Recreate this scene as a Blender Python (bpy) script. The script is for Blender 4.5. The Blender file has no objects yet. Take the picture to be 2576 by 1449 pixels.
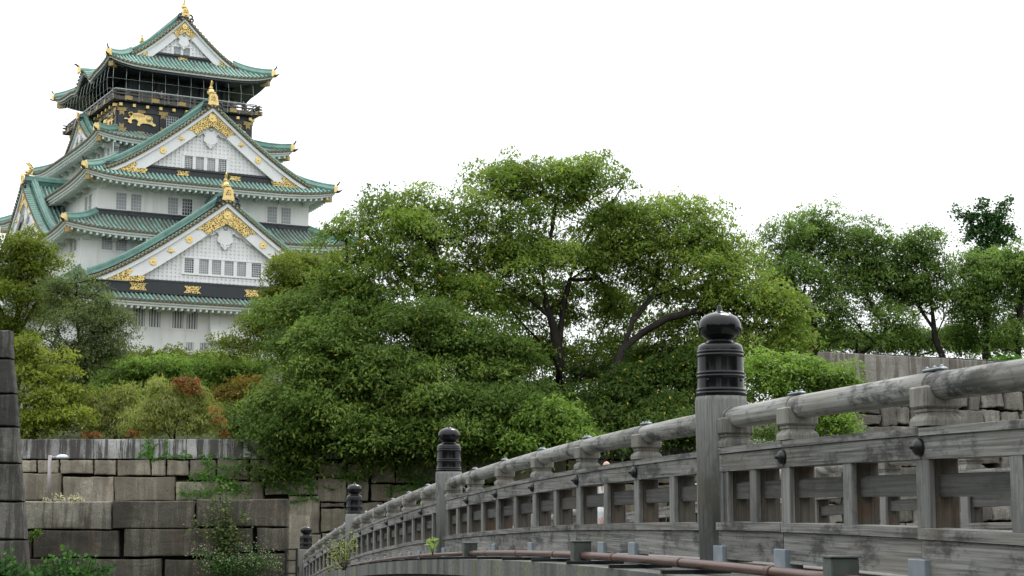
import bpy, math, random
import numpy as np
from mathutils import Vector, Matrix

random.seed(7)
RNG = np.random.default_rng(11)
scene = bpy.context.scene
R = math.radians

# ------------------------------------------------------------------ camera, sky, sun, exposure
IW, IH, FPX, YH = 2576.0, 1449.0, 4200.0, 1272.0      # photograph measures used to set the camera
PITCH = math.atan((YH - IH / 2) / FPX)
CP, SP = math.cos(PITCH), math.sin(PITCH)
cam_d = bpy.data.cameras.new("camera")
cam_d.sensor_width = 36.0
cam_d.lens = 36.0 * FPX / IW
cam_d.clip_start = 0.2
cam_d.clip_end = 6000.0
cam = bpy.data.objects.new("camera", cam_d)
scene.collection.objects.link(cam)
cam.location = (0, 0, 0)
cam.rotation_euler = (R(90) + PITCH, 0, 0)
scene.camera = cam

SUN_EL, SUN_AZ = R(52), R(22)        # thinly veiled sun, high and beyond the castle, a little to the right
world = bpy.data.worlds.new("World")
scene.world = world
world.use_nodes = True
wn = world.node_tree
wn.nodes.clear()
w_out = wn.nodes.new("ShaderNodeOutputWorld")
w_bg = wn.nodes.new("ShaderNodeBackground")
w_sky = wn.nodes.new("ShaderNodeTexSky")
w_sky.sky_type = 'NISHITA'
w_sky.sun_disc = False
w_sky.sun_elevation = SUN_EL
w_sky.sun_rotation = SUN_AZ
w_sky.air_density = 1.0
w_sky.dust_density = 4.0
w_mix = wn.nodes.new("ShaderNodeMix")
w_mix.data_type = 'RGBA'
w_mix.inputs[0].default_value = 0.86            # closed white cloud cover over the sky
wn.links.new(w_sky.outputs[0], w_mix.inputs[6])
w_mix.inputs[7].default_value = (14.2, 14.6, 14.9, 1)
# overcast dome: the zenith is about twice as bright as the horizon
w_tc = wn.nodes.new("ShaderNodeTexCoord"); w_sep = wn.nodes.new("ShaderNodeSeparateXYZ"); w_mr = wn.nodes.new("ShaderNodeMapRange")
wn.links.new(w_tc.outputs['Generated'], w_sep.inputs[0]); wn.links.new(w_sep.outputs[2], w_mr.inputs[0])
w_mr.inputs[1].default_value = 0.0; w_mr.inputs[2].default_value = 1.0; w_mr.inputs[3].default_value = 0.80; w_mr.inputs[4].default_value = 1.75
w_mul = wn.nodes.new("ShaderNodeVectorMath"); w_mul.operation = 'SCALE'
wn.links.new(w_mix.outputs[2], w_mul.inputs[0]); wn.links.new(w_mr.outputs[0], w_mul.inputs['Scale'])
wn.links.new(w_mul.outputs[0], w_bg.inputs[0])
w_bg.inputs[1].default_value = 0.10
wn.links.new(w_bg.outputs[0], w_out.inputs[0])

sun_d = bpy.data.lights.new("sun", 'SUN')
sun_d.energy = 1.4
sun_d.angle = R(14)
sun_d.color = (1.0, 0.96, 0.9)
sun = bpy.data.objects.new("sun", sun_d)
scene.collection.objects.link(sun)
sdir = Vector((math.sin(SUN_AZ) * math.cos(SUN_EL), math.cos(SUN_AZ) * math.cos(SUN_EL), math.sin(SUN_EL)))
sun.rotation_euler = sdir.to_track_quat('Z', 'Y').to_euler()

scene.view_settings.view_transform = 'Standard'
scene.view_settings.look = 'None'
scene.view_settings.exposure = 0.18
scene.view_settings.gamma = 1.0
scene.render.engine = 'CYCLES'
scene.cycles.max_bounces = 6
scene.cycles.diffuse_bounces = 3
scene.cycles.transmission_bounces = 3
scene.cycles.use_adaptive_sampling = True
scene.cycles.adaptive_threshold = 0.02

# ------------------------------------------------------------------ helpers
def kxy(x, y):
    xr, yr = (x - IW / 2) / FPX, (IH / 2 - y) / FPX
    d = CP - yr * SP
    return xr / d, (SP + yr * CP) / d

def at(x, y, Y):
    """world point that the photograph shows at (x, y), Y metres ahead"""
    kx, kz = kxy(x, y)
    return Vector((kx * Y, Y, kz * Y))

def link(o, parent=None):
    scene.collection.objects.link(o)
    if parent is not None:
        o.parent = parent
    return o

def tag(o, label=None, cat=None, group=None, kind=None):
    if label: o["label"] = label
    if cat: o["category"] = cat
    if group: o["group"] = group
    if kind: o["kind"] = kind
    return o

def empty(name, loc=(0, 0, 0), rz=0.0):
    o = bpy.data.objects.new(name, None)
    o.location = loc
    o.rotation_euler = (0, 0, rz)
    o.empty_display_size = 0.3
    return link(o)

class MB:
    """collects faces and links them as ONE mesh object"""
    def __init__(self):
        self.v, self.f, self.m, self.s, self.t = [], [], [], [], []
        self.mi, self.tint, self.smooth = 0, 0.5, False
    def face(self, idx):
        self.f.append(idx); self.m.append(self.mi); self.s.append(self.smooth); self.t.append(self.tint)
    def vert(self, p):
        self.v.append((p[0], p[1], p[2])); return len(self.v) - 1
    def quad(self, a, b, c, d):
        self.face([self.vert(a), self.vert(b), self.vert(c), self.vert(d)])
    def hexa(self, p):
        """8 corners: 4 bottom (ccw) then 4 top"""
        i = [self.vert(q) for q in p]
        for a in ((0, 3, 2, 1), (4, 5, 6, 7), (0, 1, 5, 4), (1, 2, 6, 5), (2, 3, 7, 6), (3, 0, 4, 7)):
            self.face([i[k] for k in a])
    def box(self, lo, hi, fn=None):
        x0, y0, z0 = lo; x1, y1, z1 = hi
        p = [(x0, y0, z0), (x1, y0, z0), (x1, y1, z0), (x0, y1, z0), (x0, y0, z1), (x1, y0, z1), (x1, y1, z1), (x0, y1, z1)]
        self.hexa([fn(*q) for q in p] if fn else p)
    def bbox(self, lo, hi, b=0.01, fn=None):
        """box with bevelled edges"""
        x0, y0, z0 = lo; x1, y1, z1 = hi
        def P(x, y, z): return self.vert(fn(x, y, z) if fn else (x, y, z))
        c = {}
        for sx in (0, 1):
            for sy in (0, 1):
                for sz in (0, 1):
                    X, Y, Z = (x0, x1)[sx], (y0, y1)[sy], (z0, z1)[sz]
                    ix, iy, iz = (b, -b)[sx], (b, -b)[sy], (b, -b)[sz]
                    c[sx, sy, sz] = (P(X, Y + iy, Z + iz), P(X + ix, Y, Z + iz), P(X + ix, Y + iy, Z))
        for k in (0, 1):
            q = [c[k, a, d][0] for a, d in ((0, 0), (1, 0), (1, 1), (0, 1))]; self.face(q if k else q[::-1])
            q = [c[a, k, d][1] for a, d in ((0, 0), (1, 0), (1, 1), (0, 1))]; self.face(q[::-1] if k else q)
            q = [c[a, d, k][2] for a, d in ((0, 0), (1, 0), (1, 1), (0, 1))]; self.face(q if k else q[::-1])
        for i in (0, 1):
            for j in (0, 1):
                self.face([c[i, j, 0][0], c[i, j, 1][0], c[i, j, 1][1], c[i, j, 0][1]])
                self.face([c[i, 0, j][0], c[i, 1, j][0], c[i, 1, j][2], c[i, 0, j][2]])
                self.face([c[0, i, j][1], c[1, i, j][1], c[1, i, j][2], c[0, i, j][2]])
                for k in (0, 1):
                    self.face(list(c[i, j, k]))
    def grid(self, rows):
        """rows of points"""
        idx = [[self.vert(p) for p in r] for r in rows]
        for i in range(len(idx) - 1):
            for j in range(len(idx[i]) - 1):
                self.face([idx[i][j], idx[i][j + 1], idx[i + 1][j + 1], idx[i + 1][j]])
    def tube(self, pts, rad, n=6, caps=True, up=(0, 0, 1), squash=1.0):
        pts = [Vector(p) for p in pts]
        if not hasattr(rad, '__len__'): rad = [rad] * len(pts)
        rad = [float(r) for r in rad]
        up = Vector(up); rings = []
        for i, p in enumerate(pts):
            d = (pts[min(i + 1, len(pts) - 1)] - pts[max(i - 1, 0)])
            d = d.normalized() if d.length > 1e-9 else Vector((0, 0, 1))
            a = d.cross(up)
            if a.length < 1e-3: a = d.cross(Vector((1, 0.3, 0)))
            a.normalize(); b = a.cross(d).normalized()
            rings.append([self.vert(p + rad[i] * (math.cos(2 * math.pi * k / n) * a + squash * math.sin(2 * math.pi * k / n) * b)) for k in range(n)])
        for i in range(len(rings) - 1):
            for k in range(n):
                self.face([rings[i][k], rings[i][(k + 1) % n], rings[i + 1][(k + 1) % n], rings[i + 1][k]])
        if caps:
            s = self.smooth; self.smooth = False
            self.face(rings[0][::-1]); self.face(rings[-1]); self.smooth = s
    def lathe(self, prof, n=24, o=(0, 0, 0)):
        """profile (r, z) turned about z"""
        rings = []
        for r, z in prof:
            rings.append([self.vert((o[0] + r * math.cos(2 * math.pi * k / n), o[1] + r * math.sin(2 * math.pi * k / n), o[2] + z)) for k in range(n)])
        for i in range(len(rings) - 1):
            for k in range(n):
                self.face([rings[i][k], rings[i][(k + 1) % n], rings[i + 1][(k + 1) % n], rings[i + 1][k]])
        self.face(rings[0][::-1]); self.face(rings[-1])
    def prism(self, poly, pt, d0, d1):
        """2-D polygon, pt(x, z, d) -> point; d1 is the outer face"""
        a = [self.vert(pt(x, z, d0)) for x, z in poly]; b = [self.vert(pt(x, z, d1)) for x, z in poly]
        n = len(poly)
        self.face(b); self.face(a[::-1])
        for k in range(n):
            self.face([a[k], a[(k + 1) % n], b[(k + 1) % n], b[k]])
    def ball(self, c, r, n=8, sc=(1, 1, 1)):
        m = max(3, n // 2); rings = []
        for i in range(1, m):
            th = math.pi * i / m
            rings.append([self.vert((c[0] + r * sc[0] * math.sin(th) * math.cos(2 * math.pi * k / n), c[1] + r * sc[1] * math.sin(th) * math.sin(2 * math.pi * k / n), c[2] + r * sc[2] * math.cos(th))) for k in range(n)])
        t = self.vert((c[0], c[1], c[2] + r * sc[2])); b = self.vert((c[0], c[1], c[2] - r * sc[2]))
        for k in range(n):
            self.face([t, rings[0][k], rings[0][(k + 1) % n]]); self.face([b, rings[-1][(k + 1) % n], rings[-1][k]])
        for i in range(len(rings) - 1):
            for k in range(n):
                self.face([rings[i][k], rings[i + 1][k], rings[i + 1][(k + 1) % n], rings[i][(k + 1) % n]])
    def build(self, name, mats, parent=None, off=(0, 0, 0)):
        me = bpy.data.meshes.new(name)
        v = [(a - off[0], b - off[1], c - off[2]) for a, b, c in self.v]
        me.from_pydata(v, [], self.f)
        for mm in (mats if isinstance(mats, (list, tuple)) else [mats]): me.materials.append(mm)
        me.polygons.foreach_set('material_index', self.m)
        me.polygons.foreach_set('use_smooth', self.s)
        at_ = me.attributes.new('tint', 'FLOAT', 'FACE')
        at_.data.foreach_set('value', self.t)
        me.update()
        return link(bpy.data.objects.new(name, me), parent)

# ------------------------------------------------------------------ materials
class NT:
    def __init__(self, name):
        self.m = bpy.data.materials.new(name); self.m.use_nodes = True
        self.t = self.m.node_tree; self.t.nodes.clear()
        self.out = self.t.nodes.new("ShaderNodeOutputMaterial")
        self.p = self.t.nodes.new("ShaderNodeBsdfPrincipled")
        self.t.links.new(self.p.outputs[0], self.out.inputs[0])
        self._c = None
    def n(self, ty, **kw):
        nd = self.t.nodes.new(ty)
        for k, v in kw.items(): setattr(nd, k, v)
        return nd
    def l(self, a, b): self.t.links.new(a, b)
    def coord(self, scale=(1, 1, 1), kind='Object'):
        tc = self.n("ShaderNodeTexCoord"); mp = self.n("ShaderNodeMapping")
        mp.inputs['Scale'].default_value = scale
        self.l(tc.outputs[kind], mp.inputs[0]); return mp.outputs[0]
    def noise(self, scale, vec=None, detail=4, rough=0.6, dist=0.0):
        nd = self.n("ShaderNodeTexNoise")
        nd.inputs['Scale'].default_value = scale; nd.inputs['Detail'].default_value = detail
        nd.inputs['Roughness'].default_value = rough; nd.inputs['Distortion'].default_value = dist
        if vec is not None: self.l(vec, nd.inputs['Vector'])
        return nd.outputs[0]
    def ramp(self, fac, stops):
        r = self.n("ShaderNodeValToRGB"); e = r.color_ramp.elements
        while len(e) < len(stops): e.new(0.5)
        for k, (p, c) in enumerate(stops):
            e[k].position = p; e[k].color = (c, c, c, 1) if not hasattr(c, '__len__') else (*c, 1)
        self.l(fac, r.inputs[0]); return r.outputs[0]
    def mix(self, fac, a, b, mode='MIX'):
        x = self.n("ShaderNodeMix", data_type='RGBA', blend_type=mode)
        for i, v in ((0, fac), (6, a), (7, b)):
            if hasattr(v, 'is_linked'): self.l(v, x.inputs[i])
            elif i == 0: x.inputs[0].default_value = v
            else: x.inputs[i].default_value = (*v, 1)
        return x.outputs[2]
    def math(self, op, a, b=0.0):
        x = self.n("ShaderNodeMath", operation=op)
        for i, v in ((0, a), (1, b)):
            if hasattr(v, 'is_linked'): self.l(v, x.inputs[i])
            else: x.inputs[i].default_value = v
        return x.outputs[0]
    def attr(self, name='tint'):
        a = self.n("ShaderNodeAttribute"); a.attribute_name = name; return a.outputs['Fac']
    def rnd(self):
        return self.n("ShaderNodeObjectInfo").outputs['Random']
    def bump(self, h, strength=0.3, dist=0.02):
        b = self.n("ShaderNodeBump"); b.inputs['Strength'].default_value = strength; b.inputs['Distance'].default_value = dist
        self.l(h, b.inputs['Height']); self.l(b.outputs[0], self.p.inputs['Normal'])
    def done(self, col, rough=0.7, metal=0.0, spec=0.5):
        if hasattr(col, 'is_linked'): self.l(col, self.p.inputs['Base Color'])
        else: self.p.inputs['Base Color'].default_value = (*col, 1)
        if hasattr(rough, 'is_linked'): self.l(rough, self.p.inputs['Roughness'])
        else: self.p.inputs['Roughness'].default_value = rough
        self.p.inputs['Metallic'].default_value = metal
        self.p.inputs['Specular IOR Level'].default_value = spec
        return self.m

def m_plain(name, col, rough=0.6, metal=0.0, spec=0.5, var=0.25, scale=2.0):
    n = NT(name)
    f = n.noise(scale, n.coord())
    c = n.mix(n.ramp(f, [(0.3, 1 - var), (0.7, 1.0)]), (0, 0, 0), col)
    return n.done(c, rough, metal, spec)

def m_plaster():
    n = NT("white_plaster")
    a = n.noise(0.35, n.coord()); s = n.noise(1.0, n.coord((1.6, 1.6, 0.12)), 6)
    c = n.mix(n.ramp(a, [(0.3, 0.0), (0.75, 1.0)]), (0.68, 0.68, 0.65), (0.81, 0.81, 0.785))
    c = n.mix(n.ramp(s, [(0.52, 0.0), (0.72, 0.55)]), c, (0.50, 0.51, 0.48))
    return n.done(c, 0.8, 0, 0.2)

def m_tile(name, wear):
    n = NT(name)
    t = n.attr(); f = n.noise(0.5, n.coord(), 3); g = n.noise(3.5, n.coord(), 5)
    c = n.mix(t, (0.165, 0.315, 0.26), (0.29, 0.45, 0.385))
    k = n.math('ADD', n.math('MULTIPLY', f, 0.9), n.math('MULTIPLY', t, 0.55))
    c = n.mix(n.ramp(k, [(0.82 - wear, 0.0), (0.95 - wear, 0.85)]), c, (0.19, 0.195, 0.165))
    c = n.mix(n.ramp(g, [(0.45, 0.0), (0.8, 0.5)]), c, (0.40, 0.57, 0.50))
    return n.done(c, 0.62, 0.0, 0.4)

def m_gold(name, filigree=False):
    n = NT(name)
    if filigree:
        v = n.n("ShaderNodeTexVoronoi", feature='DISTANCE_TO_EDGE'); v.inputs['Scale'].default_value = 5.0
        co = n.coord()
        d = n.noise(4.0, co)
        n.l(n.mix(0.18, co, d, 'ADD'), v.inputs['Vector'])
        k = n.ramp(v.outputs[0], [(0.09, 1.0), (0.20, 0.0)])
        c = n.mix(k, (0.11, 0.065, 0.025), (0.80, 0.60, 0.22))
        n.bump(k, 0.6, 0.05)
    else:
        c = n.mix(n.ramp(n.noise(5, n.coord()), [(0.35, 0.0), (0.65, 1.0)]), (0.66, 0.47, 0.16), (0.84, 0.66, 0.30))
    n.done(c, 0.42, 0.55, 0.5)
    return n.m

def m_wood(name, axis, base=(0.180, 0.178, 0.168), dark=(0.028, 0.029, 0.028), light=(0.38, 0.37, 0.34), blotch=0.6, warm=(0.19, 0.165, 0.125), grain=0.45, topwarm=None):
    """weathered grey timber, grain along the given axis of the object"""
    n = NT(name)
    r = n.math('MULTIPLY', n.rnd(), 37.0)
    def shifted(sc):
        a = n.n("ShaderNodeVectorMath", operation='ADD'); n.l(n.coord(tuple(sc)), a.inputs[0]); n.l(r, a.inputs[1]); return a.outputs[0]
    sc = [9.0, 9.0, 9.0]; sc[axis] = 0.45
    v = shifted(sc)
    w = n.n("ShaderNodeTexWave", wave_type='RINGS', rings_direction=('X', 'Y', 'Z')[axis])
    w.inputs['Scale'].default_value = 0.9; w.inputs['Distortion'].default_value = 9.0; w.inputs['Detail'].default_value = 2.0
    w.inputs['Detail Scale'].default_value = 0.55
    n.l(v, w.inputs['Vector'])
    sc3 = [34.0, 34.0, 34.0]; sc3[axis] = 0.9
    g = n.noise(1.0, shifted(sc3), 5, 0.65)
    c = n.mix(n.math('MULTIPLY', n.ramp(w.outputs[1], [(0.0, 1.0), (0.22, 0.35), (0.5, 0.0)]), grain), base, tuple(b * 0.55 for b in base))
    c = n.mix(n.ramp(g, [(0.40, 0.0), (0.75, 0.75)]), c, light)
    c = n.mix(n.ramp(g, [(0.30, 0.6), (0.43, 0.0)]), c, dark)
    sc4 = [95.0, 95.0, 95.0]; sc4[axis] = 1.4
    fine = n.noise(1.0, shifted(sc4), 3, 0.6)
    c = n.mix(n.ramp(fine, [(0.36, 0.42), (0.50, 0.0)]), c, dark)
    c = n.mix(n.ramp(fine, [(0.55, 0.0), (0.72, 0.45)]), c, light)
    sc2 = [3.4, 3.4, 3.4]; sc2[axis] = 1.5
    v2 = shifted(sc2)
    b = n.noise(1.0, v2, 7, 0.78, 0.2)
    c = n.mix(n.ramp(b, [(0.50, 0.0), (0.60, blotch)]), c, dark)
    c = n.mix(n.ramp(n.noise(0.7, v2, 3), [(0.52, 0.0), (0.75, 0.55)]), c, warm)
    k = n.mix(n.ramp(n.rnd(), [(0.0, 0.74), (1.0, 1.10)]), (0, 0, 0), c)
    if topwarm:
        t = n.noise(1.0, shifted([1.3, 1.3, 2.0]), 3, 0.6)
        k = n.mix(n.ramp(t, [(0.56, 0.0), (0.70, 0.7)]), k, topwarm)
    n.bump(n.math('ADD', g, n.math('MULTIPLY', w.outputs[1], 0.5)), 0.3, 0.008)
    return n.done(k, 0.8, 0, 0.2)

def m_stone(name, lo, hi, streak=(0.035, 0.03, 0.028), amount=0.8, speck=34.0, brown=0.35, lightstreak=0.0):
    n = NT(name)
    t = n.attr()
    c = n.mix(t, lo, hi)
    s = n.noise(speck, n.coord(), 3, 0.7)
    c = n.mix(n.ramp(s, [(0.36, 0.55), (0.64, 0.0)]), c, tuple(x * 0.45 for x in lo))
    c = n.mix(n.ramp(s, [(0.58, 0.0), (0.74, 0.5)]), c, tuple(min(1, x * 1.6) for x in hi))
    big = n.noise(0.55, n.coord(), 5, 0.65)
    c = n.mix(n.ramp(big, [(0.42, 0.0), (0.62, 0.65)]), c, tuple(x * 0.5 for x in lo))
    v = n.noise(1.0, n.coord((3.0, 3.0, 0.20)), 7, 0.72)
    shift = n.math('ADD', v, n.math('MULTIPLY', n.math('SUBTRACT', t, 0.5), -0.10))
    c = n.mix(n.ramp(shift, [(0.47, 0.0), (0.53, amount)]), c, streak)
    b = n.noise(1.0, n.coord((1.7, 1.7, 0.3)), 4, 0.6, 0.5)
    c = n.mix(n.ramp(b, [(0.56, 0.0), (0.72, brown)]), c, (0.13, 0.085, 0.06))
    if lightstreak:
        b2 = n.noise(1.4, n.coord((2.2, 2.2, 0.35)), 4, 0.6, 0.3)
        c = n.mix(n.ramp(b2, [(0.56, 0.0), (0.66, lightstreak)]), c, (0.36, 0.36, 0.34))
    h = n.math('ADD', n.math('MULTIPLY', s, 0.35), n.noise(5.0, n.coord(), 5, 0.7))
    n.bump(h, 0.55, 0.05)
    return n.done(c, 0.9, 0, 0.15)

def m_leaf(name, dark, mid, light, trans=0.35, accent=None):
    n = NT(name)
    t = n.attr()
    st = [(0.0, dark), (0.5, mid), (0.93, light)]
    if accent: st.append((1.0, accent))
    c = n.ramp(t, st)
    n.done(c, 0.6, 0, 0.12)
    tr = n.n("ShaderNodeBsdfTranslucent")
    n.l(n.mix(1.0, c, (1.0, 1.15, 0.55), 'MULTIPLY'), tr.inputs[0])
    ms = n.n("ShaderNodeMixShader"); ms.inputs[0].default_value = trans
    n.l(n.p.outputs[0], ms.inputs[1]); n.l(tr.outputs[0], ms.inputs[2]); n.l(ms.outputs[0], n.out.inputs[0])
    return n.m

def m_concrete():
    n = NT("stained_concrete")
    s = n.noise(1.0, n.coord((2.2, 2.2, 0.25)), 6, 0.65)
    c = n.mix(n.ramp(s, [(0.35, 0.0), (0.65, 1.0)]), (0.07, 0.075, 0.07), (0.21, 0.21, 0.19))
    y = n.noise(1.0, n.coord((1.5, 1.5, 0.4)), 5, 0.6, 0.4)
    c = n.mix(n.ramp(y, [(0.55, 0.0), (0.68, 0.6)]), c, (0.23, 0.22, 0.12))
    g = n.noise(26, n.coord(), 3)
    c = n.mix(n.ramp(g, [(0.4, 0.35), (0.6, 0.0)]), c, (0.04, 0.04, 0.035))
    n.bump(g, 0.3, 0.02)
    return n.done(c, 0.9, 0, 0.2)

def m_ground(name, a, b, sc=0.6):
    n = NT(name)
    f = n.noise(sc, n.coord(), 6, 0.7)
    return n.done(n.mix(n.ramp(f, [(0.35, 0.0), (0.65, 1.0)]), a, b), 0.95, 0, 0.1)

def m_lacquer():
    n = NT("black_lacquer")
    n.done((0.005, 0.005, 0.006), n.ramp(n.noise(6, n.coord()), [(0.3, 0.13), (0.8, 0.20)]), 0, 0.28)
    n.p.inputs['Coat Weight'].default_value = 0.0; n.p.inputs['Coat Roughness'].default_value = 0.1
    return n.m

M = dict(
    plaster=m_plaster(),
    soffit=m_plain("soffit_plaster", (0.68, 0.69, 0.65), 0.85, 0, 0.2, 0.12, 0.8),
    trim=m_plain("pale_eave_trim", (0.66, 0.70, 0.66), 0.7, 0, 0.3, 0.12, 0.7),
    lattice=m_plain("white_lattice", (0.78, 0.785, 0.78), 0.8, 0, 0.2, 0.10, 1.0),
    tile=m_tile("copper_tile", 0.0), tile_old=m_tile("worn_copper_tile", 0.20),
    tile_base=m_plain("dark_tile_bed", (0.12, 0.19, 0.16), 0.7, 0, 0.3, 0.4, 1.2),
    ridge=m_plain("green_copper_ridge", (0.185, 0.335, 0.285), 0.5, 0, 0.45, 0.35, 1.2),
    ridge_dark=m_plain("dark_copper_ridge", (0.045, 0.15, 0.125), 0.45, 0, 0.5, 0.5, 1.4),
    disc=m_plain("tile_end_bronze", (0.16, 0.12, 0.07), 0.5, 0.3, 0.5, 0.5, 9.0),
    band=m_plain("blackened_copper_band", (0.018, 0.024, 0.028), 0.5, 0, 0.5, 0.3, 1.0),
    black=m_plain("castle_black", (0.016, 0.020, 0.024), 0.45, 0, 0.5, 0.3, 1.0),
    dim=m_plain("dim_inner_wall", (0.055, 0.07, 0.07), 0.7, 0, 0.3, 0.5, 0.8),
    blue=m_plain("pale_blue_panel", (0.20, 0.25, 0.27), 0.7, 0, 0.3, 0.2, 0.8),
    brownrail=m_plain("faded_black_rail", (0.10, 0.09, 0.08), 0.6, 0, 0.4, 0.4, 1.5),
    gold=m_gold("gold_leaf"), filigree=m_gold("gold_filigree", True),
    dullgold=m_plain("dull_gold", (0.42, 0.31, 0.12), 0.5, 0.4, 0.5, 0.5, 6.0),
    pane=m_plain("frosted_pane", (0.30, 0.33, 0.34), 0.35, 0, 0.5, 0.25, 1.0),
    pane_dark=m_plain("dark_pane", (0.025, 0.03, 0.04), 0.2, 0, 0.6, 0.5, 2.0),
    bar=m_plain("window_bar", (0.52, 0.53, 0.53), 0.6, 0, 0.3, 0.2, 1.0),
    wire=m_plain("steel_wire", (0.42, 0.47, 0.44), 0.4, 0.6, 0.5, 0.1, 1.0),
    wood_x=m_wood("grey_timber_along", 0, blotch=0.75), wood_z=m_wood("grey_timber_upright", 2, (0.20, 0.20, 0.19), (0.07, 0.072, 0.07), (0.30, 0.30, 0.285), 0.55, grain=0.25),
    wood_mid=m_wood("dark_shaded_timber_along", 0, (0.085, 0.085, 0.08), (0.03, 0.03, 0.03), (0.14, 0.14, 0.13), 0.5, (0.09, 0.075, 0.055)),  # mid rail: weathered darker, base also lowered to carry the shade behind the balusters
    wood_in=m_wood("shaded_brown_timber_upright", 2, (0.095, 0.085, 0.072), (0.03, 0.027, 0.023), (0.16, 0.145, 0.12), 0.45, (0.12, 0.085, 0.05), 0.2, (0.095, 0.048, 0.024)),  # core brown with the shade between balusters worked into its base colour
    log=m_wood("pale_round_timber", 0, (0.28, 0.275, 0.255), (0.055, 0.056, 0.055), (0.42, 0.415, 0.39), 0.9, (0.24, 0.22, 0.18), 0.3),
    block=m_wood("pale_block_timber", 2, (0.235, 0.225, 0.20), (0.08, 0.078, 0.07), (0.33, 0.32, 0.285), 0.5, (0.21, 0.17, 0.125), 0.2),
    lacquer=m_lacquer(),
    iron=m_plain("black_iron", (0.012, 0.012, 0.013), 0.4, 0.2, 0.5, 0.3, 8.0),
    galv=m_plain("galvanised_steel", (0.27, 0.31, 0.34), 0.5, 0.25, 0.5, 0.3, 9.0),
    boxm=m_plain("grey_green_box_paint", (0.11, 0.125, 0.115), 0.45, 0.2, 0.5, 0.6, 6.0),
    rust=m_plain("rust_brown_paint", (0.105, 0.048, 0.033), 0.4, 0.1, 0.5, 0.35, 5.0),
    concrete=m_concrete(),
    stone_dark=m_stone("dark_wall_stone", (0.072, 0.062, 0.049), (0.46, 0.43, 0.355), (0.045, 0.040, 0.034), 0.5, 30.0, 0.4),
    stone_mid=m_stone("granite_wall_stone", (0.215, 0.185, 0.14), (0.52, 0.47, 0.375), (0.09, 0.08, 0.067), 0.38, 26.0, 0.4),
    stone_field=m_stone("irregular_field_stone", (0.14, 0.128, 0.108), (0.34, 0.32, 0.28), (0.06, 0.054, 0.047), 0.4, 24.0, 0.4),
    stone_top=m_stone("streaked_parapet_stone", (0.24, 0.235, 0.23), (0.60, 0.595, 0.58), (0.050, 0.043, 0.040), 0.85, 24.0, 0.3),
    stone_right=m_stone("brown_streaked_parapet", (0.25, 0.235, 0.205), (0.38, 0.36, 0.325), (0.11, 0.085, 0.075), 0.7, 22.0, 0.5),
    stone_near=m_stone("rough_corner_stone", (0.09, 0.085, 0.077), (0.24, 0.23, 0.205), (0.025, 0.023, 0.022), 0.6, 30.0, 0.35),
    joint=m_plain("joint_shadow_earth", (0.012, 0.011, 0.010), 0.95, 0, 0.1),
    bark=m_plain("dark_bark", (0.040, 0.034, 0.028), 0.9, 0, 0.15, 0.5, 3.0),
    bark_grey=m_plain("grey_bark", (0.13, 0.115, 0.10), 0.9, 0, 0.15, 0.5, 3.0),
    lamp=m_plain("lamp_grey_paint", (0.32, 0.28, 0.29), 0.45, 0.1, 0.5, 0.1),
    lampcap=m_plain("lamp_white_cap", (0.62, 0.64, 0.72), 0.35, 0.1, 0.5, 0.1),
    skin=m_plain("skin", (0.48, 0.29, 0.22), 0.5, 0, 0.4, 0.1),
    cloth_w=m_plain("white_cloth", (0.62, 0.63, 0.64), 0.85, 0, 0.2, 0.15, 4.0),
    cloth_d=m_plain("dark_cloth", (0.03, 0.032, 0.045), 0.85, 0, 0.2, 0.3, 4.0),
    cloth_b=m_plain("blue_cloth", (0.12, 0.17, 0.26), 0.85, 0, 0.2, 0.3, 4.0),
    hair=m_plain("black_hair", (0.012, 0.011, 0.010), 0.6, 0, 0.3, 0.2, 4.0),
    earth=m_ground("earth_and_moss", (0.025, 0.038, 0.012), (0.06, 0.065, 0.03)),
    water=m_plain("moat_water", (0.02, 0.035, 0.025), 0.08, 0, 0.6, 0.4, 0.1),
    deck=m_ground("deck_paving", (0.18, 0.175, 0.165), (0.26, 0.25, 0.235), 2.0),
)
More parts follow.
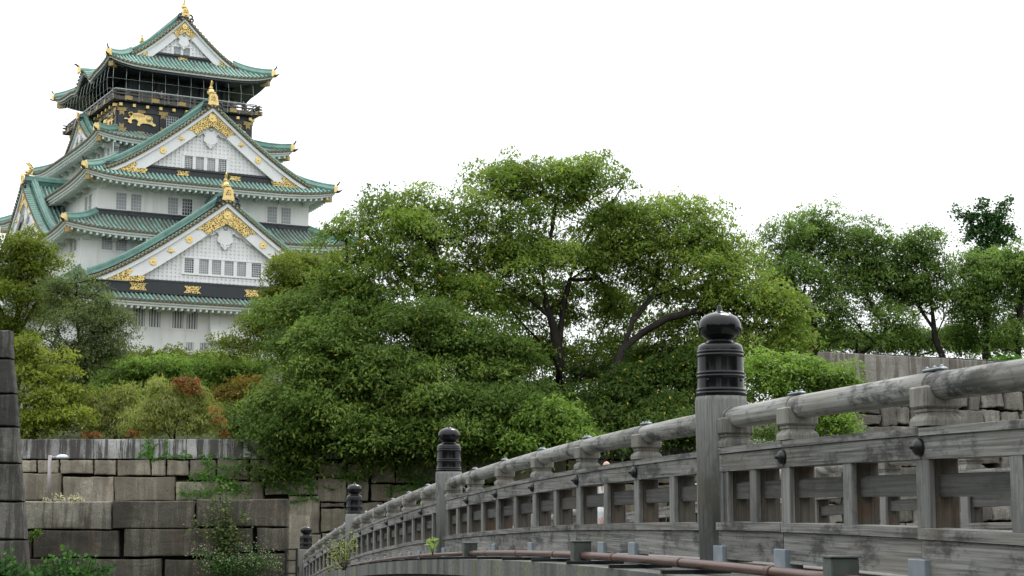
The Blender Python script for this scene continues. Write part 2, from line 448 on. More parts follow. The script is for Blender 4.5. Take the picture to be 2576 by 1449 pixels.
L = dict(
    main=m_leaf("leaf_main", (0.070, 0.116, 0.020), (0.172, 0.246, 0.045), (0.31, 0.39, 0.088), 0.50, (0.50, 0.38, 0.04)),
    front=m_leaf("leaf_deep", (0.041, 0.076, 0.015), (0.100, 0.160, 0.031), (0.21, 0.285, 0.062), 0.40, (0.45, 0.38, 0.05)),
    right=m_leaf("leaf_far_right", (0.064, 0.116, 0.028), (0.142, 0.226, 0.052), (0.24, 0.33, 0.09), 0.47),
    ginkgo=m_leaf("leaf_ginkgo", (0.022, 0.065, 0.018), (0.048, 0.115, 0.030), (0.10, 0.19, 0.05), 0.35),
    yellow=m_leaf("leaf_yellow_green", (0.090, 0.125, 0.018), (0.200, 0.240, 0.032), (0.33, 0.36, 0.06), 0.46),
    olive=m_leaf("leaf_olive", (0.060, 0.088, 0.030), (0.118, 0.155, 0.052), (0.20, 0.24, 0.085), 0.38),
    bright=m_leaf("leaf_bright", (0.090, 0.155, 0.028), (0.185, 0.285, 0.052), (0.30, 0.42, 0.10), 0.46),
    pale=m_leaf("leaf_pale_olive", (0.150, 0.180, 0.040), (0.270, 0.310, 0.078), (0.41, 0.43, 0.15), 0.42, (0.45, 0.20, 0.05)),
    rust=m_leaf("leaf_rust", (0.13, 0.055, 0.020), (0.25, 0.100, 0.032), (0.38, 0.18, 0.065), 0.38),
    ochre=m_leaf("leaf_ochre", (0.14, 0.115, 0.022), (0.25, 0.180, 0.036), (0.36, 0.27, 0.06), 0.42),
    ivy=m_leaf("leaf_ivy", (0.030, 0.105, 0.010), (0.065, 0.200, 0.018), (0.16, 0.31, 0.035), 0.3),
    shrub=m_leaf("leaf_shrub", (0.020, 0.062, 0.014), (0.048, 0.125, 0.026), (0.13, 0.24, 0.05), 0.35),
    bloom=m_leaf("pale_blossom", (0.30, 0.28, 0.17), (0.46, 0.43, 0.29), (0.60, 0.56, 0.42), 0.3),
)

# ------------------------------------------------------------------ castle keep (built in its own axes: x along the front, y to the rear)
ZB = 15.7
PHI = R(60.81)
castle = empty("castle_keep", (-42.0, 195.0, ZB), math.atan2(math.cos(PHI), math.sin(PHI)))
tag(castle, "white castle keep of five green-roofed storeys with gold ornaments above the trees", "castle")
OFF = (0, 0, ZB)
def cb(mb, name, mats, parent=None):
    return mb.build(name, mats, parent or castle, OFF)

class Fr:
    """frame of one face: r runs to the right as seen from outside, n points outwards"""
    def __init__(self, o, r, n): self.o, self.r, self.n = o, r, n
    def __call__(self, x, z, d=0.0):
        return (self.o[0] + self.r[0] * x + self.n[0] * d, self.o[1] + self.r[1] * x + self.n[1] * d, z)
def face(k, dist, c=0.0):
    r, n = {'F': ((1, 0), (0, -1)), 'L': ((0, -1), (-1, 0)), 'R': ((0, 1), (1, 0)), 'B': ((-1, 0), (0, 1))}[k]
    return Fr((n[0] * dist + r[0] * c, n[1] * dist + r[1] * c), r, n)
SIDES = 'FLRB'

def storey(name, a, b, z0, z1, mat):
    m = MB(); m.box((-a, -b, z0), (a, b, z1)); return cb(m, name, mat)

def roof_ring(ai, bi, zi, ao, bo, zo, lift, mats, soffit, wall, bump=None, ribstep=0.47, dents=True, trim='trim'):
    """skirt roof: tiled slopes with ribs, pale eave trim, soffit, four hip ridges"""
    H = zi - zo
    def half(k, t): return ((ao + (ai - ao) * t) if k in 'FB' else (bo + (bi - bo) * t))
    def dist(k, t): return ((bo + (bi - bo) * t) if k in 'FB' else (ao + (ai - ao) * t))
    def zz(k, c, t):
        q = min(1.0, abs(c) / max(half(k, t), 1e-6))
        z = zo + H * (0.72 * t + 0.28 * t * t) + lift * (q ** 5) * (1 - t) ** 1.6
        if bump: z += bump(k, c) * (1 - t) ** 1.2
        return z
    def P(k, c, t, up=0.0, out=0.0):
        return face(k, dist(k, t) + out)(c, zz(k, c, t) + up)
    bed, rib, trimb, sof = MB(), MB(), MB(), MB()
    rib.smooth = True
    NC = 28
    for k in SIDES:
        bed.grid([[P(k, half(k, t) * (-1 + 2 * j / NC), t) for j in range(NC + 1)] for t in (0, 0.2, 0.4, 0.6, 0.8, 1.0)])
        n = int(2 * half(k, 0) / ribstep)
        st = 2 * half(k, 0) / n
        for i in range(n):
            c = -half(k, 0) + (i + 0.5) * st
            h0, h1 = half(k, 0), half(k, 1)
            tm = 1.0 if abs(c) <= h1 else (h0 - abs(c)) / max(h0 - h1, 1e-6)
            if tm < 0.06: continue
            ns = max(2, int(7 * tm))
            tl = random.random()
            for s in range(ns):
                t0, t1 = tm * s / ns, tm * (s + 1) / ns
                rib.mi, rib.tint = 0, max(0, min(1, 0.5 * tl + 0.5 * random.random() + 0.25 * (t0 - 0.3)))
                rib.tube([P(k, c, t0, 0.06, 0.05 if s == 0 else 0), P(k, c, t1, 0.055)], [0.135, 0.12], 6, False)
            rib.mi = 1; rib.smooth = False
            rib.tube([P(k, c, 0, 0.05, 0.06), P(k, c, 0, 0.05, 0.12)], 0.145, 8)
            rib.smooth = True
        # eave edge and trim
        cs = [half(k, 0) * (-1 + 2 * j / 40) for j in range(41)]
        prof = [(0.02, 0.0), (0.02, -0.10), (-0.08, -0.10), (-0.08, -0.27), (-0.26, -0.27), (-0.26, -0.52), (-0.6, -0.56)]
        rows = []
        for (o, dz) in prof:
            rows.append([face(k, dist(k, 0) + o)(c * (1 + o / half(k, 0)), zz(k, c, 0) + dz) for c in cs])
        trimb.mi = 1; trimb.grid(rows[:2]); trimb.mi = 0; trimb.grid(rows[1:5]); trimb.mi = 2 if soffit == 'black' else 0; trimb.grid(rows[4:])
        wa = wall[1] if k in 'FB' else wall[0]; wh = wall[0] if k in 'FB' else wall[1]
        sof.grid([rows[-1], [face(k, wa - 0.02)(c * wh / half(k, 0), zo - 0.30 + 0.35 * H * 0) for c in cs]])
        if dents:
            nd = int(2 * half(k, 0) / 0.66)
            for i in range(1, nd):
                c = -half(k, 0) + 2 * half(k, 0) * i / nd
                z = zz(k, c, 0) - 0.53
                f = face(k, dist(k, 0) - 0.34)
                trimb.box((-0.11, -0.9, -0.25), (0.11, 0.0, 0.02), lambda x, d, w, f=f, c=c, z=z: f(c * 0.985 + x, z + w, d))
    cb(bed, "roof_bed", M['tile_base'])
    cb(rib, "roof_tiles", [mats, M['disc']])
    cb(trimb, "eave_trim", [M[trim], M['disc'], M['black']])
    cb(sof, "soffit", M[soffit])
    for sx in (-1, 1):
        for sy in (-1, 1):
            m = MB(); pts = []
            for i in range(9):
                t = 0.02 + 0.98 * i / 8
                x, y = ao + (ai - ao) * t, bo + (bi - bo) * t
                z = zo + H * (0.72 * t + 0.28 * t * t) + lift * (1 - t) ** 1.6
                pts.append((sx * x, sy * y, z + 0.26))
            m.tube(pts, 0.30, 6, True, squash=1.25)
            m.tube([(p[0], p[1], p[2] + 0.42) for p in pts], 0.13, 6)
            h = cb(m, "hip_ridge", M['ridge'])
            g = MB(); e = Vector(pts[0]); d = (Vector((sx * ao, sy * bo, 0)) - Vector((sx * ai, sy * bi, 0))).normalized()
            a = Vector((-d.y, d.x, 0))
            fn = lambda x, z, dd, e=e, d=d, a=a: e + a * x + d * (dd - 0.02) + Vector((0, 0, z))
            g.prism([(-0.36, -0.40), (0.36, -0.40), (0.30, 0.2), (0.17, 0.42), (-0.17, 0.42), (-0.30, 0.2)], fn, 0.05, 0.3)
            g.mi = 1
            g.tube([e + d * 0.2 + Vector((0, 0, 0.42)), e + d * 0.42 + Vector((0, 0, 0.6)), e + d * 0.55 + Vector((0, 0, 0.85))], [0.10, 0.085, 0.07], 6)
            g.tube([e + d * 0.1 + Vector((0, 0, -0.32)), e + d * 0.5 + Vector((0, 0, -0.28)), e + d * 0.85 + Vector((0, 0, -0.12))], [0.17, 0.13, 0.04], 6)
            gg = cb(g, "ridge_end", [M['gold'], M['band']], None); gg.parent = h
            b = MB(); e2 = e - d * 0.55 + Vector((0, 0, -1.15))
            b.hexa([e2 + a * sx_ * 0.26 + d * dd + Vector((0, 0, w)) for w in (-0.28, 0.28) for sx_, dd in ((-1, -0.9), (1, -0.9), (1, 0.15), (-1, 0.15))])
            cb(b, "corner_rafter_end", M['dullgold'])
    return zz

def window(fr, x0, x1, z0, z1, dark=False, nv=4, nh=6, surround=0.16, bars_v=False):
    m = MB()
    s = surround
    m.mi = 1
    for lo, hi in (((x0 - s, z1), (x1 + s, z1 + s)), ((x0 - s, z0 - s), (x1 + s, z0)), ((x0 - s, z0), (x0, z1)), ((x1, z0), (x1 + s, z1))):
        m.box((lo[0], 0.0, lo[1]), (hi[0], 0.055, hi[1]), lambda x, d, z: fr(x, z, d))
    m.mi = 0
    if bars_v:
        for i in range(nv):
            c = x0 + (x1 - x0) * (i + 0.5) / nv
            m.box((c - 0.085, 0.02, z0), (c + 0.085, 0.09, z1), lambda x, d, z: fr(x, z, d))
    else:
        for i in range(1, nv):
            c = x0 + (x1 - x0) * i / nv
            m.box((c - 0.033, 0.014, z0), (c + 0.033, 0.05, z1), lambda x, d, z: fr(x, z, d))
        for i in range(1, nh):
            c = z0 + (z1 - z0) * i / nh
            m.box((x0, 0.012, c - 0.033), (x1, 0.046, c + 0.033), lambda x, d, z: fr(x, z, d))
    w = cb(m, "window", [M['bar'], M['plaster']])
    p = MB()
    p.box((x0, 0.002, z0), (x1, 0.008, z1), lambda x, d, z: fr(x, z, d))
    cb(p, "pane", M['pane_dark'] if dark else M['pane'], w)
    return w

def shachi(fr, x, z, d, s=1.0):
    """gilded dolphin-like fish: head low, body arching up to a forked tail"""
    m = MB(); m.smooth = True
    P = lambda a, b, c: fr(x + a * s, z + c * s, d + b * s)
    spine = [(0, 0.30, 0.10), (0, 0.42, 0.36), (0, 0.34, 0.66), (0, 0.08, 0.90), (0, -0.10, 1.14), (0, -0.08, 1.38), (0, 0.10, 1.62)]
    rad = [0.24, 0.36, 0.38, 0.35, 0.30, 0.23, 0.13]
    m.tube([P(*q) for q in spine], [r * s for r in rad], 8)
    for i in range(1, 6):      # scale rings
        q = spine[i]; m.tube([P(q[0], q[1], q[2] - 0.03), P(q[0], q[1], q[2] + 0.03)], [rad[i] * 1.13 * s, rad[i] * 1.13 * s], 8)
    m.smooth = False
    pt = lambda a, c, b: P(b, a, c)
    m.prism([(0.0, 1.50), (0.16, 1.52), (0.50, 1.80), (0.62, 2.10), (0.36, 1.96), (0.20, 2.30), (0.02, 1.96), (-0.22, 2.0), (-0.10, 1.74)], pt, -0.07, 0.07)
    m.prism([(-0.22, 0.75), (-0.55, 0.9), (-0.40, 1.0), (-0.52, 1.2), (-0.25, 1.2)], pt, -0.04, 0.04)
    for sx in (-1, 1):
        m.prism([(sx * 0.25, 0.4), (sx * 0.62, 0.62), (sx * 0.5, 0.68), (sx * 0.62, 0.92), (sx * 0.30, 0.76)], lambda a, c, b: P(a, 0.2 + b, c), -0.04, 0.04)
    return cb(m, "roof_fish_finial", M['gold'])

def rosette(fr, x, z, d, r, leafy=False):
    m = MB()
    if leafy:
        for k in range(5):
            an = math.pi * (0.0 + k / 4); q = r * (1.15 if k % 2 == 0 else 0.9)
            m.prism([(x + q * 0.25 * math.cos(an + 1.57), z + q * 0.25 * math.sin(an + 1.57)), (x + q * math.cos(an) * 0.7 + q * .2 * math.cos(an + 1.57), z + q * .7 * math.sin(an) + q * .2 * math.sin(an + 1.57)), (x + q * math.cos(an), z + q * math.sin(an)), (x + q * 0.25 * math.cos(an - 1.57), z + q * .25 * math.sin(an - 1.57))], fr, d, d + 0.08)
        m.ball(fr(x, z - r * 0.2, d + 0.06), r * 0.45, 8)
    else:
        n = 32
        m.prism([(x + r * (1 - 0.10 * (0.5 - 0.5 * math.cos(8 * 2 * math.pi * k / n))) * math.cos(2 * math.pi * k / n), z + r * (1 - 0.10 * (0.5 - 0.5 * math.cos(8 * 2 * math.pi * k / n))) * math.sin(2 * math.pi * k / n)) for k in range(n)], fr, d, d + 0.09)
        m.ball(fr(x, z, d + 0.08), r * 0.28, 8)
    return cb(m, "gold_crest", M['gold'])

def gable(fr, w, h, z0, depth, band_h, win=None, fish=True, big=1.0, rosettes=(), ring=None, oblique=False, back_gable=False, eave_flat=0.0):
    """triangular gable; fr(x, z, d): d=0 is the plane of the lattice wall"""
    e = 1.22
    T = 0.95 * big                      # verge projects this far in front of the wall
    def f(x): return z0 + h * max(0.0, 1 - abs(x) / w) ** e
    def curve(drop, n=26, x_end=None):
        """points of the profile lowered by drop, from the left foot over the apex to the right foot"""
        xe = w if x_end is None else x_end
        return [(xe * (-1 + 2 * k / n), f(xe * (-1 + 2 * k / n)) - drop) for k in range(n + 1)]
    # roof slopes with ribs
    bed, rib = MB(), MB(); rib.smooth = True
    front, back = T, T - depth
    for sg in (-1, 1):
        xs = [sg * w * (1.0 - k / 12) for k in range(13)]
        bed.grid([[fr(x, f(x), d) for x in xs] for d in (front, back)])
        bed.grid([[fr(x, f(x) - 0.22, d) for x in xs] for d in (front, back)])
        bed.grid([[fr(x, f(x), front) for x in xs], [fr(x, f(x) - 0.22, front) for x in xs]])
        nr = int((depth - 1.6 * big) / 0.47)
        for i in range(nr):
            d = front - 1.7 * big - i * 0.47
            for k in range(12):
                rib.tint = random.random() * 0.75
                rib.tube([fr(xs[k], f(xs[k]) + 0.06, d), fr(xs[k + 1], f(xs[k + 1]) + 0.06, d)], 0.125, 5, False)
    cb(bed, "gable_roof_bed", M['tile_base']); cb(rib, "gable_roof_tiles", M['tile'])
    # verge: short tiles lying across the edge, with round ends
    ver = MB(); L_ = 2 * math.hypot(w, h); n = int(L_ / 0.46)
    for i in range(n + 1):
        x = w * (-1 + 2 * i / n); z = f(x)
        ver.mi, ver.smooth, ver.tint = 0, True, 0.3 + 0.6 * random.random()
        ver.tube([fr(x, z + 0.05, front - 0.75 * big), fr(x, z + 0.05, front + 0.05)], 0.16, 7, False)
        ver.mi, ver.smooth = 1, False
        ver.tube([fr(x, z + 0.05, front + 0.05), fr(x, z + 0.05, front + 0.12)], 0.185, 8)
        ver.mi = 2
        ver.tube([fr(x, z + 0.05, front + 0.12), fr(x, z + 0.05, front + 0.14)], 0.10, 7)
    cb(ver, "verge_tiles", [M['tile'], M['disc'], M['dullgold']])
    # descending ridge set back from the verge
    for sg in (-1, 1):
        dr = MB()
        pts = [sg * w * (1.0 - k / 14) for k in range(15)]
        d0, d1 = front - 1.75 * big, front - 1.05 * big
        dr.mi = 1
        for k in range(14):
            xa, xb = pts[k], pts[k + 1]
            q = []
            for up0, up1, da, db, mi in ((0.0, 0.34 * big, d0 + 0.05, d1 - 0.05, 1), (0.34 * big, 0.52 * big, d0 - 0.06, d1 + 0.06, 0), (0.52 * big, 0.72 * big, d0 + 0.06, d1 - 0.06, 0), (0.72 * big, 0.86 * big, d0 - 0.02, d1 + 0.02, 0)):
                dr.mi = mi
                dr.hexa([fr(xa, f(xa) + up0, da), fr(xb, f(xb) + up0, da), fr(xb, f(xb) + up0, db), fr(xa, f(xa) + up0, db),
                         fr(xa, f(xa) + up1, da), fr(xb, f(xb) + up1, da), fr(xb, f(xb) + up1, db), fr(xa, f(xa) + up1, db)])
            dr.mi = 1
        dr.mi = 0
        dr.tube([fr(x, f(x) + 0.92 * big, (d0 + d1) / 2) for x in pts], 0.15 * big, 6)
        cb(dr, "descending_ridge", [M['ridge'], M['band']])
    # barge boards in two steps
    bb = MB()
    for drop0, drop1, dd0, dd1 in ((0.16, 0.62 * big, T - 0.34, T - 0.10), (0.62 * big, 2.02 * big, T - 0.55, T - 0.32)):
        up, lo = curve(drop0, 40), curve(drop1, 40)
        for k in range(40):
            (xa, za), (xb, zb) = up[k], up[k + 1]; (_, la), (_, lb) = lo[k], lo[k + 1]
            zf = z0 - 0.15
            if za < zf and zb < zf: continue
            la, lb, za, zb = max(la, zf), max(lb, zf), max(za, zf), max(zb, zf)
            bb.hexa([fr(xa, la, dd0), fr(xb, lb, dd0), fr(xb, lb, dd1), fr(xa, la, dd1), fr(xa, za, dd0), fr(xb, zb, dd0), fr(xb, zb, dd1), fr(xa, za, dd1)])
    cb(bb, "barge_board", M['lattice'])
    # lattice wall
    zw = z0 + band_h
    def xin(z, drop=1.9 * big):       # half width of the gable under the barge board at height z
        lo, hi = 0.0, w
        for _ in range(30):
            m_ = (lo + hi) / 2
            if f(m_) - drop > z: lo = m_
            else: hi = m_
        return lo
    lw = MB(); wl = curve(1.0 * big, 24)
    lw.prism([(-w * 0.96, zw)] + [(x, max(zw, z)) for x, z in wl if abs(x) < w * 0.96] + [(w * 0.96, zw)], fr, -0.25, 0.0)
    holes = []
    if win: holes = [(min(a for a, b in win['x']) - 0.30, max(b for a, b in win['x']) + 0.30, win['z'][0] - (0.22 if win['z'][0] > zw + 0.5 else 0.7), win['z'][1] + 0.30)]
    def clear(x0, x1, za, zb): return not any(x1 > a and x0 < b and zb > c and za < d for a, b, c, d in holes)
    sp = 0.46
    nb = int(w / sp)
    for i in range(-nb, nb + 1):
        c = i * sp; top = f(c) - 1.2 * big
        if top < zw + 0.1: continue
        segs = [(zw, top)]
        for a, b, lo, hi in holes:
            if a < c < b: segs = [s for s in ((zw, lo), (hi, top)) if s[1] - s[0] > 0.12]
        for s0, s1 in segs:
            lw.box((c - 0.12, 0.0, s0), (c + 0.12, 0.085, s1), lambda x, d, z: fr(x, z, d))
    k = 0
    while zw + 0.22 + k * 0.40 < z0 + h - 1.5 * big:
        z = zw + 0.22 + k * 0.40; k += 1
        xe = xin(z + 0.1, 1.2 * big)
        spans = [(-xe, xe)]
        for a, b, lo, hi in holes:
            if lo < z < hi: spans = [(-xe, a), (b, xe)]
        for s0, s1 in spans:
            if s1 > s0: lw.box((s0, 0.0, z - 0.10), (s1, 0.06, z + 0.10), lambda x, d, zz: fr(x, zz, d))
    if holes:
        a, b, lo, hi = holes[0]
        lw.box((a, 0.0, hi - 0.16), (b, 0.20, hi), lambda x, d, z: fr(x, z, d))
        if lo > zw: lw.box((a, 0.0, lo), (b, 0.20, lo + 0.2), lambda x, d, z: fr(x, z, d))
        xsw = sorted(win['x']); edges = [a] + [v for p in xsw for v in p] + [b]
        for i in range(0, len(edges), 2):
            lw.box((edges[i], 0.0, max(lo, zw)), (edges[i + 1], 0.16, hi - 0.16), lambda x, d, z: fr(x, z, d))
    cb(lw, "gable_lattice", M['lattice'])
    if win:
        for i, (a, b) in enumerate(win['x']):
            window(Fr((fr.o[0] + fr.n[0] * 0.0, fr.o[1] + fr.n[1] * 0.0), fr.r, fr.n), a, b, win['z'][0], win['z'][1], dark=(i in win.get('dark', ())), nv=5, nh=6, surround=0.0)
    # black band at the foot with gold plates
    bd = MB(); xb = w * 0.97
    bd.box((-xb, -0.3, z0 - 0.3), (xb, 0.28, zw - 0.22), lambda x, d, z: fr(x, z, d))
    bd.box((-xb * 0.93, -0.3, zw - 0.22), (xb * 0.93, 0.42, zw), lambda x, d, z: fr(x, z, d))
    cb(bd, "black_band", M['band'])
    for i, c in enumerate(ring or ()):
        g = MB(); q = 0.72 * big
        g.prism([(c - q, z0 + 0.12), (c + q, z0 + 0.12), (c + q * 0.72, z0 + 0.12 + 0.30), (c + q, zw - 0.32), (c - q, zw - 0.32), (c - q * 0.72, z0 + 0.12 + 0.30)], fr, 0.28, 0.34)
        cb(g, "band_plate", M['filigree'])
    # gold at the apex and the feet
    g = MB(); n = 12
    xa = w * 0.235
    top = [(xa * (-1 + 2 * k / n), f(xa * (-1 + 2 * k / n)) - 0.72 * big) for k in range(n + 1)]
    xl = xa * 0.62
    low = [(xl, f(xl) - 1.98 * big), (xl * 0.55, f(xl * 0.55) - 2.0 * big), (0, f(0) - 2.25 * big), (-xl * 0.55, f(xl * 0.55) - 2.0 * big), (-xl, f(xl) - 1.98 * big)]
    g.prism(top + [(xa * 0.8, f(xa * 0.8) - 1.15 * big)] + low + [(-xa * 0.8, f(xa * 0.8) - 1.15 * big)], fr, T - 0.30, T - 0.24)
    cb(g, "apex_gold_plate", M['filigree'])
    rosette(fr, 0, f(0) - 1.42 * big, T - 0.24, 0.42 * big)
    for sg in (-1, 1):
        g = MB()
        xi = w * 0.66
        poly = [(x * w, f(x * w) - dz * big) for x, dz in ((0.975, 0.62), (0.86, 0.64), (0.72, 0.66), (0.695, 1.05), (0.735, 1.3), (0.64, 1.9), (0.60, 2.3), (0.62, 2.7), (0.975, 2.7))]
        poly = [(sg * x, max(z, z0 - 0.10)) for x, z in poly]
        g.prism(poly if sg > 0 else poly[::-1], fr, T - 0.30, T - 0.24)
        c = sg * (xi + 0.01 * w)
        g.prism([(c - 0.75 * big, z0 + 0.1), (c + 0.75 * big, z0 + 0.1), (c + 0.75 * big, zw - 0.34), (c - 0.75 * big, zw - 0.34)], fr, 0.28, 0.35)
        cb(g, "foot_gold_plate", M['filigree'])
    for xr_, lf in rosettes:
        for sg in (-1, 1):
            x = sg * xr_ * w
            rosette(fr, x, f(x) - 1.25 * big, T - 0.32, 0.36 * big, lf)
    # white carved pendant under the apex
    pe = MB(); zt = f(0) - 2.0 * big; s = big
    half = [(0.0, -2.75), (0.28, -2.5), (0.40, -2.2), (0.75, -1.95), (0.78, -1.6), (0.62, -1.35), (0.85, -1.1), (1.2, -1.35), (1.75, -1.5), (2.2, -1.95), (2.75, -2.15), (2.1, -1.45), (1.6, -0.95), (1.0, -0.55), (0.55, -0.45), (0.3, 0.0)]
    poly = [(x * s, zt + z * s) for x, z in half] + [(-x * s, zt + z * s) for x, z in half[::-1][:-1]]
    pe.prism(poly, fr, 0.14, 0.36)
    for sg in (-1, 1):
        for (x, z, r) in ((0.8, -0.85, 0.26), (1.45, -1.2, 0.2), (0.3, -2.3, 0.14)):
            pe.tube([fr(sg * x * s + r * s * math.cos(a), zt + z * s + r * s * math.sin(a), 0.38) for a in [k * 0.7 for k in range(9)]], 0.06 * s, 5)
    pe.mi = 1
    pe.tube([fr(0, zt - 0.6 * s, 0.36), fr(0, zt - 0.6 * s, 0.55)], [0.28 * s, 0.1 * s], 6)
    cb(pe, "carved_pendant", [M['lattice'], M['bar']])
    # top ridge, end plate and fish
    tr = MB()
    zt = f(0)
    for up0, up1, hw, mi in ((0.0, 0.62 * big, 0.30, 1), (0.62 * big, 0.80 * big, 0.42, 0), (0.80 * big, 0.98 * big, 0.30, 0)):
        tr.mi = mi
        tr.box((-hw * big, back, zt + up0 - 0.1), (hw * big, front - 0.35 * big, zt + up1), lambda x, d, z: fr(x, z, d))
    tr.mi = 0
    tr.tube([fr(0, zt + 1.02 * big, front - 0.35 * big), fr(0, zt + 1.02 * big, back)], 0.16 * big, 6)
    cb(tr, "top_ridge", [M['ridge'], M['ridge_dark']])
    for end in ((front - 0.15 * big, 1),) + (((back + 0.15 * big), -1),) * (1 if back_gable else 0):
        dd, sg = end
        ff = fr if sg > 0 else Fr((fr.o[0] + fr.n[0] * dd, fr.o[1] + fr.n[1] * dd), (-fr.r[0], -fr.r[1]), (-fr.n[0], -fr.n[1]))
        d_ = dd if sg > 0 else 0.0
        op = MB(); s = big
        op.mi = 1
        for sx in (-1, 1):
            for r, xx, zz_ in ((0.34, 0.72, 0.05), (0.24, 0.95, -0.38)):
                op.tube([ff(sx * xx * s + r * s * math.cos(a), zt + zz_ * s + r * s * math.sin(a), d_ + 0.02) for a in [k * 0.63 for k in range(11)]], 0.13 * s, 6)
        op.mi = 0
        z_ = zt + 0.08 * s
        op.prism([(-0.62 * s, z_), (-0.3 * s, z_ - 0.1 * s), (0, z_ + 0.02), (0.3 * s, z_ - 0.1 * s), (0.62 * s, z_), (0.5 * s, z_ + 0.55 * s), (0.46 * s, z_ + 0.95 * s), (0.26 * s, z_ + 1.2 * s), (-0.26 * s, z_ + 1.2 * s), (-0.46 * s, z_ + 0.95 * s), (-0.5 * s, z_ + 0.55 * s)], ff, d_, d_ + 0.22)
        op.mi = 2
        op.prism([(-0.26 * s, z_ + 0.45 * s), (0.26 * s, z_ + 0.45 * s), (0.22 * s, z_ + 0.95 * s), (-0.22 * s, z_ + 0.95 * s)], ff, d_ + 0.22, d_ + 0.25)
        cb(op, "ridge_end_plate", [M['gold'], M['band'], M['filigree']])
        if fish: shachi(ff, 0, zt + 0.95 * s, d_ - 0.75 * s, 0.86 * s)
    return f

# storeys
sb = MB()
def taper(z): return 1.0 + 0.42 * ((ZB - z) / 12.0) ** 1.5 if z < ZB else 1.0
rows = []
for i in range(9):
    z = ZB - 1.5 * i; k = taper(z)
    A, B = 16.6 * k, 22.2 * k
    rows.append([(-A, -B, z), (A, -B, z), (A, B, z), (-A, B, z), (-A, -B, z)])
sb.grid(rows[::-1])
cb(sb, "stone_base", M['stone_mid'])
storey("lowest_wall", 16.3, 21.9, 15.7, 21.3, M['plaster'])
storey("second_wall", 14.0, 19.3, 22.5, 28.9, M['plaster'])
storey("third_wall", 12.0, 17.7, 30.0, 34.9, M['plaster'])
storey("fourth_wall", 9.3, 12.45, 35.5, 40.2, M['plaster'])
storey("black_storey_wall", 7.88, 9.71, 41.0, 44.9, M['black'])
# skirt roofs
roof_ring(14.0, 19.3, 24.1, 18.8, 24.9, 20.75, 0.65, M['tile_old'], 'soffit', (16.3, 21.9))
roof_ring(12.0, 17.7, 30.5, 16.4, 21.8, 28.25, 0.70, M['tile_old'], 'soffit', (14.0, 19.3))
roof_ring(9.6, 16.2, 37.0, 14.13, 20.4, 34.15, 0.72, M['tile'], 'soffit', (12.0, 17.7))
roof_ring(7.88, 9.71, 41.55, 11.34, 14.18, 39.85, 0.62, M['tile_old'], 'soffit', (9.3, 12.45))
kara = lambda k, c: (1.25 * max(0.0, math.cos(min(1.57, abs(c - 0.9 if k == 'L' else c) / 3.1 * 1.57))) ** 1.6 - 0.28 * math.exp(-((abs(c - (0.9 if k == 'L' else 0)) - 3.4) / 1.3) ** 2)) if k in 'LR' else 0.0
roof_ring(6.1, 8.1, 51.05, 9.67, 11.94, 48.75, 0.80, M['tile'], 'black', (6.4, 8.4), bump=kara, dents=False)
# black bands over the second and lowest roofs
bm = MB()
for a, b, z0, z1 in ((12.18, 17.88, 30.3, 30.95), (12.26, 17.96, 30.95, 31.12)):
    bm.box((-a, -b, z0), (a, b, z1))
for c in (-8.2, -3.3, 3.6, 8.6):
    bm.box((c - 0.4, -17.98, 30.62), (c + 0.4, -17.7, 30.9))
cb(bm, "black_band", M['band'])
# gables on the front
gable(face('F', 8.0), 6.1, 5.15, 50.9, 17.9, 0.66, dict(x=[(-1.10, -0.28), (0.02, 0.80)], z=(51.68, 52.40), dark=(0, 1)), big=0.80, ring=(-0.1,), back_gable=True)
gable(face('F', 18.3), 11.7, 8.1, 35.25, 9.8, 0.92, dict(x=[(-2.80, -1.90), (-1.55, -0.65), (-0.25, 0.65), (1.03, 1.93)], z=(36.25, 37.50), dark=(0, 3)), big=1.0, rosettes=((0.46, False), (0.29, True)), ring=(-3.0, 2.9))
gable(face('F', 22.9, 0.3), 14.3, 9.1, 22.95, 8.5, 0.25, dict(x=[(-4.30, -3.32), (-2.72, -1.70), (-1.32, -0.32), (0.06, 1.06), (1.46, 2.46), (3.10, 4.15)], z=(24.2, 25.6), dark=(0, 5)), big=1.1, rosettes=((0.55, False), (0.42, True), (0.285, False)))
lb = MB()
lb.box((-13.2, -23.35, 21.75), (13.6, -22.6, 22.95)); cb(lb, "black_band", M['band'])
for c in (-9.0, -3.2, 3.4, 9.2):
    g = MB(); F1 = face('F', 23.35)
    g.prism([(c - 0.95, 22.0), (c + 0.95, 22.0), (c + 0.62, 22.35), (c + 0.95, 22.75), (c - 0.95, 22.75), (c - 0.62, 22.35)], F1, 0.0, 0.07)
    cb(g, "band_plate", M['filigree'])
# gables on the left side
gable(face('L', 15.0), 11.0, 7.2, 29.1, 7.5, 0.2, dict(x=[(-2.5, -1.6), (-1.2, -0.3), (0.1, 1.0)], z=(29.7, 31.3)), big=0.95, rosettes=((0.5, False), (0.3, True)))
gable(face('L', 9.2), 5.9, 3.6, 41.0, 3.4, 0.1, None, fish=False, big=0.62)
gable(face('R', 15.0), 11.0, 7.2, 29.1, 7.5, 0.2, None, big=0.95)
# ridge of the curved eave on the left of the top roof
ke = MB()
for z, x0 in ((49.98, -10.0),):
    ke.tube([(x0, -0.9, z + 0.28), (-7.6, -0.9, z + 0.42), (-6.0, -0.9, z + 1.1)], 0.28, 6)
    ke.mi = 1
    ke.prism([(-0.4, z - 0.1), (0.4, z - 0.1), (0.3, z + 0.75), (-0.3, z + 0.75)], lambda a, zz, d: (-10.0 - d, -0.9 + a, zz), 0, 0.2)
    ke.mi = 2
    ke.tube([(-10.2, -0.9, z + 0.7), (-10.5, -0.9, z + 0.9), (-10.7, -0.9, z + 0.9)], [0.13, 0.1, 0.05], 6)
cb(ke, "curved_eave_ridge", [M['ridge'], M['gold'], M['band']])
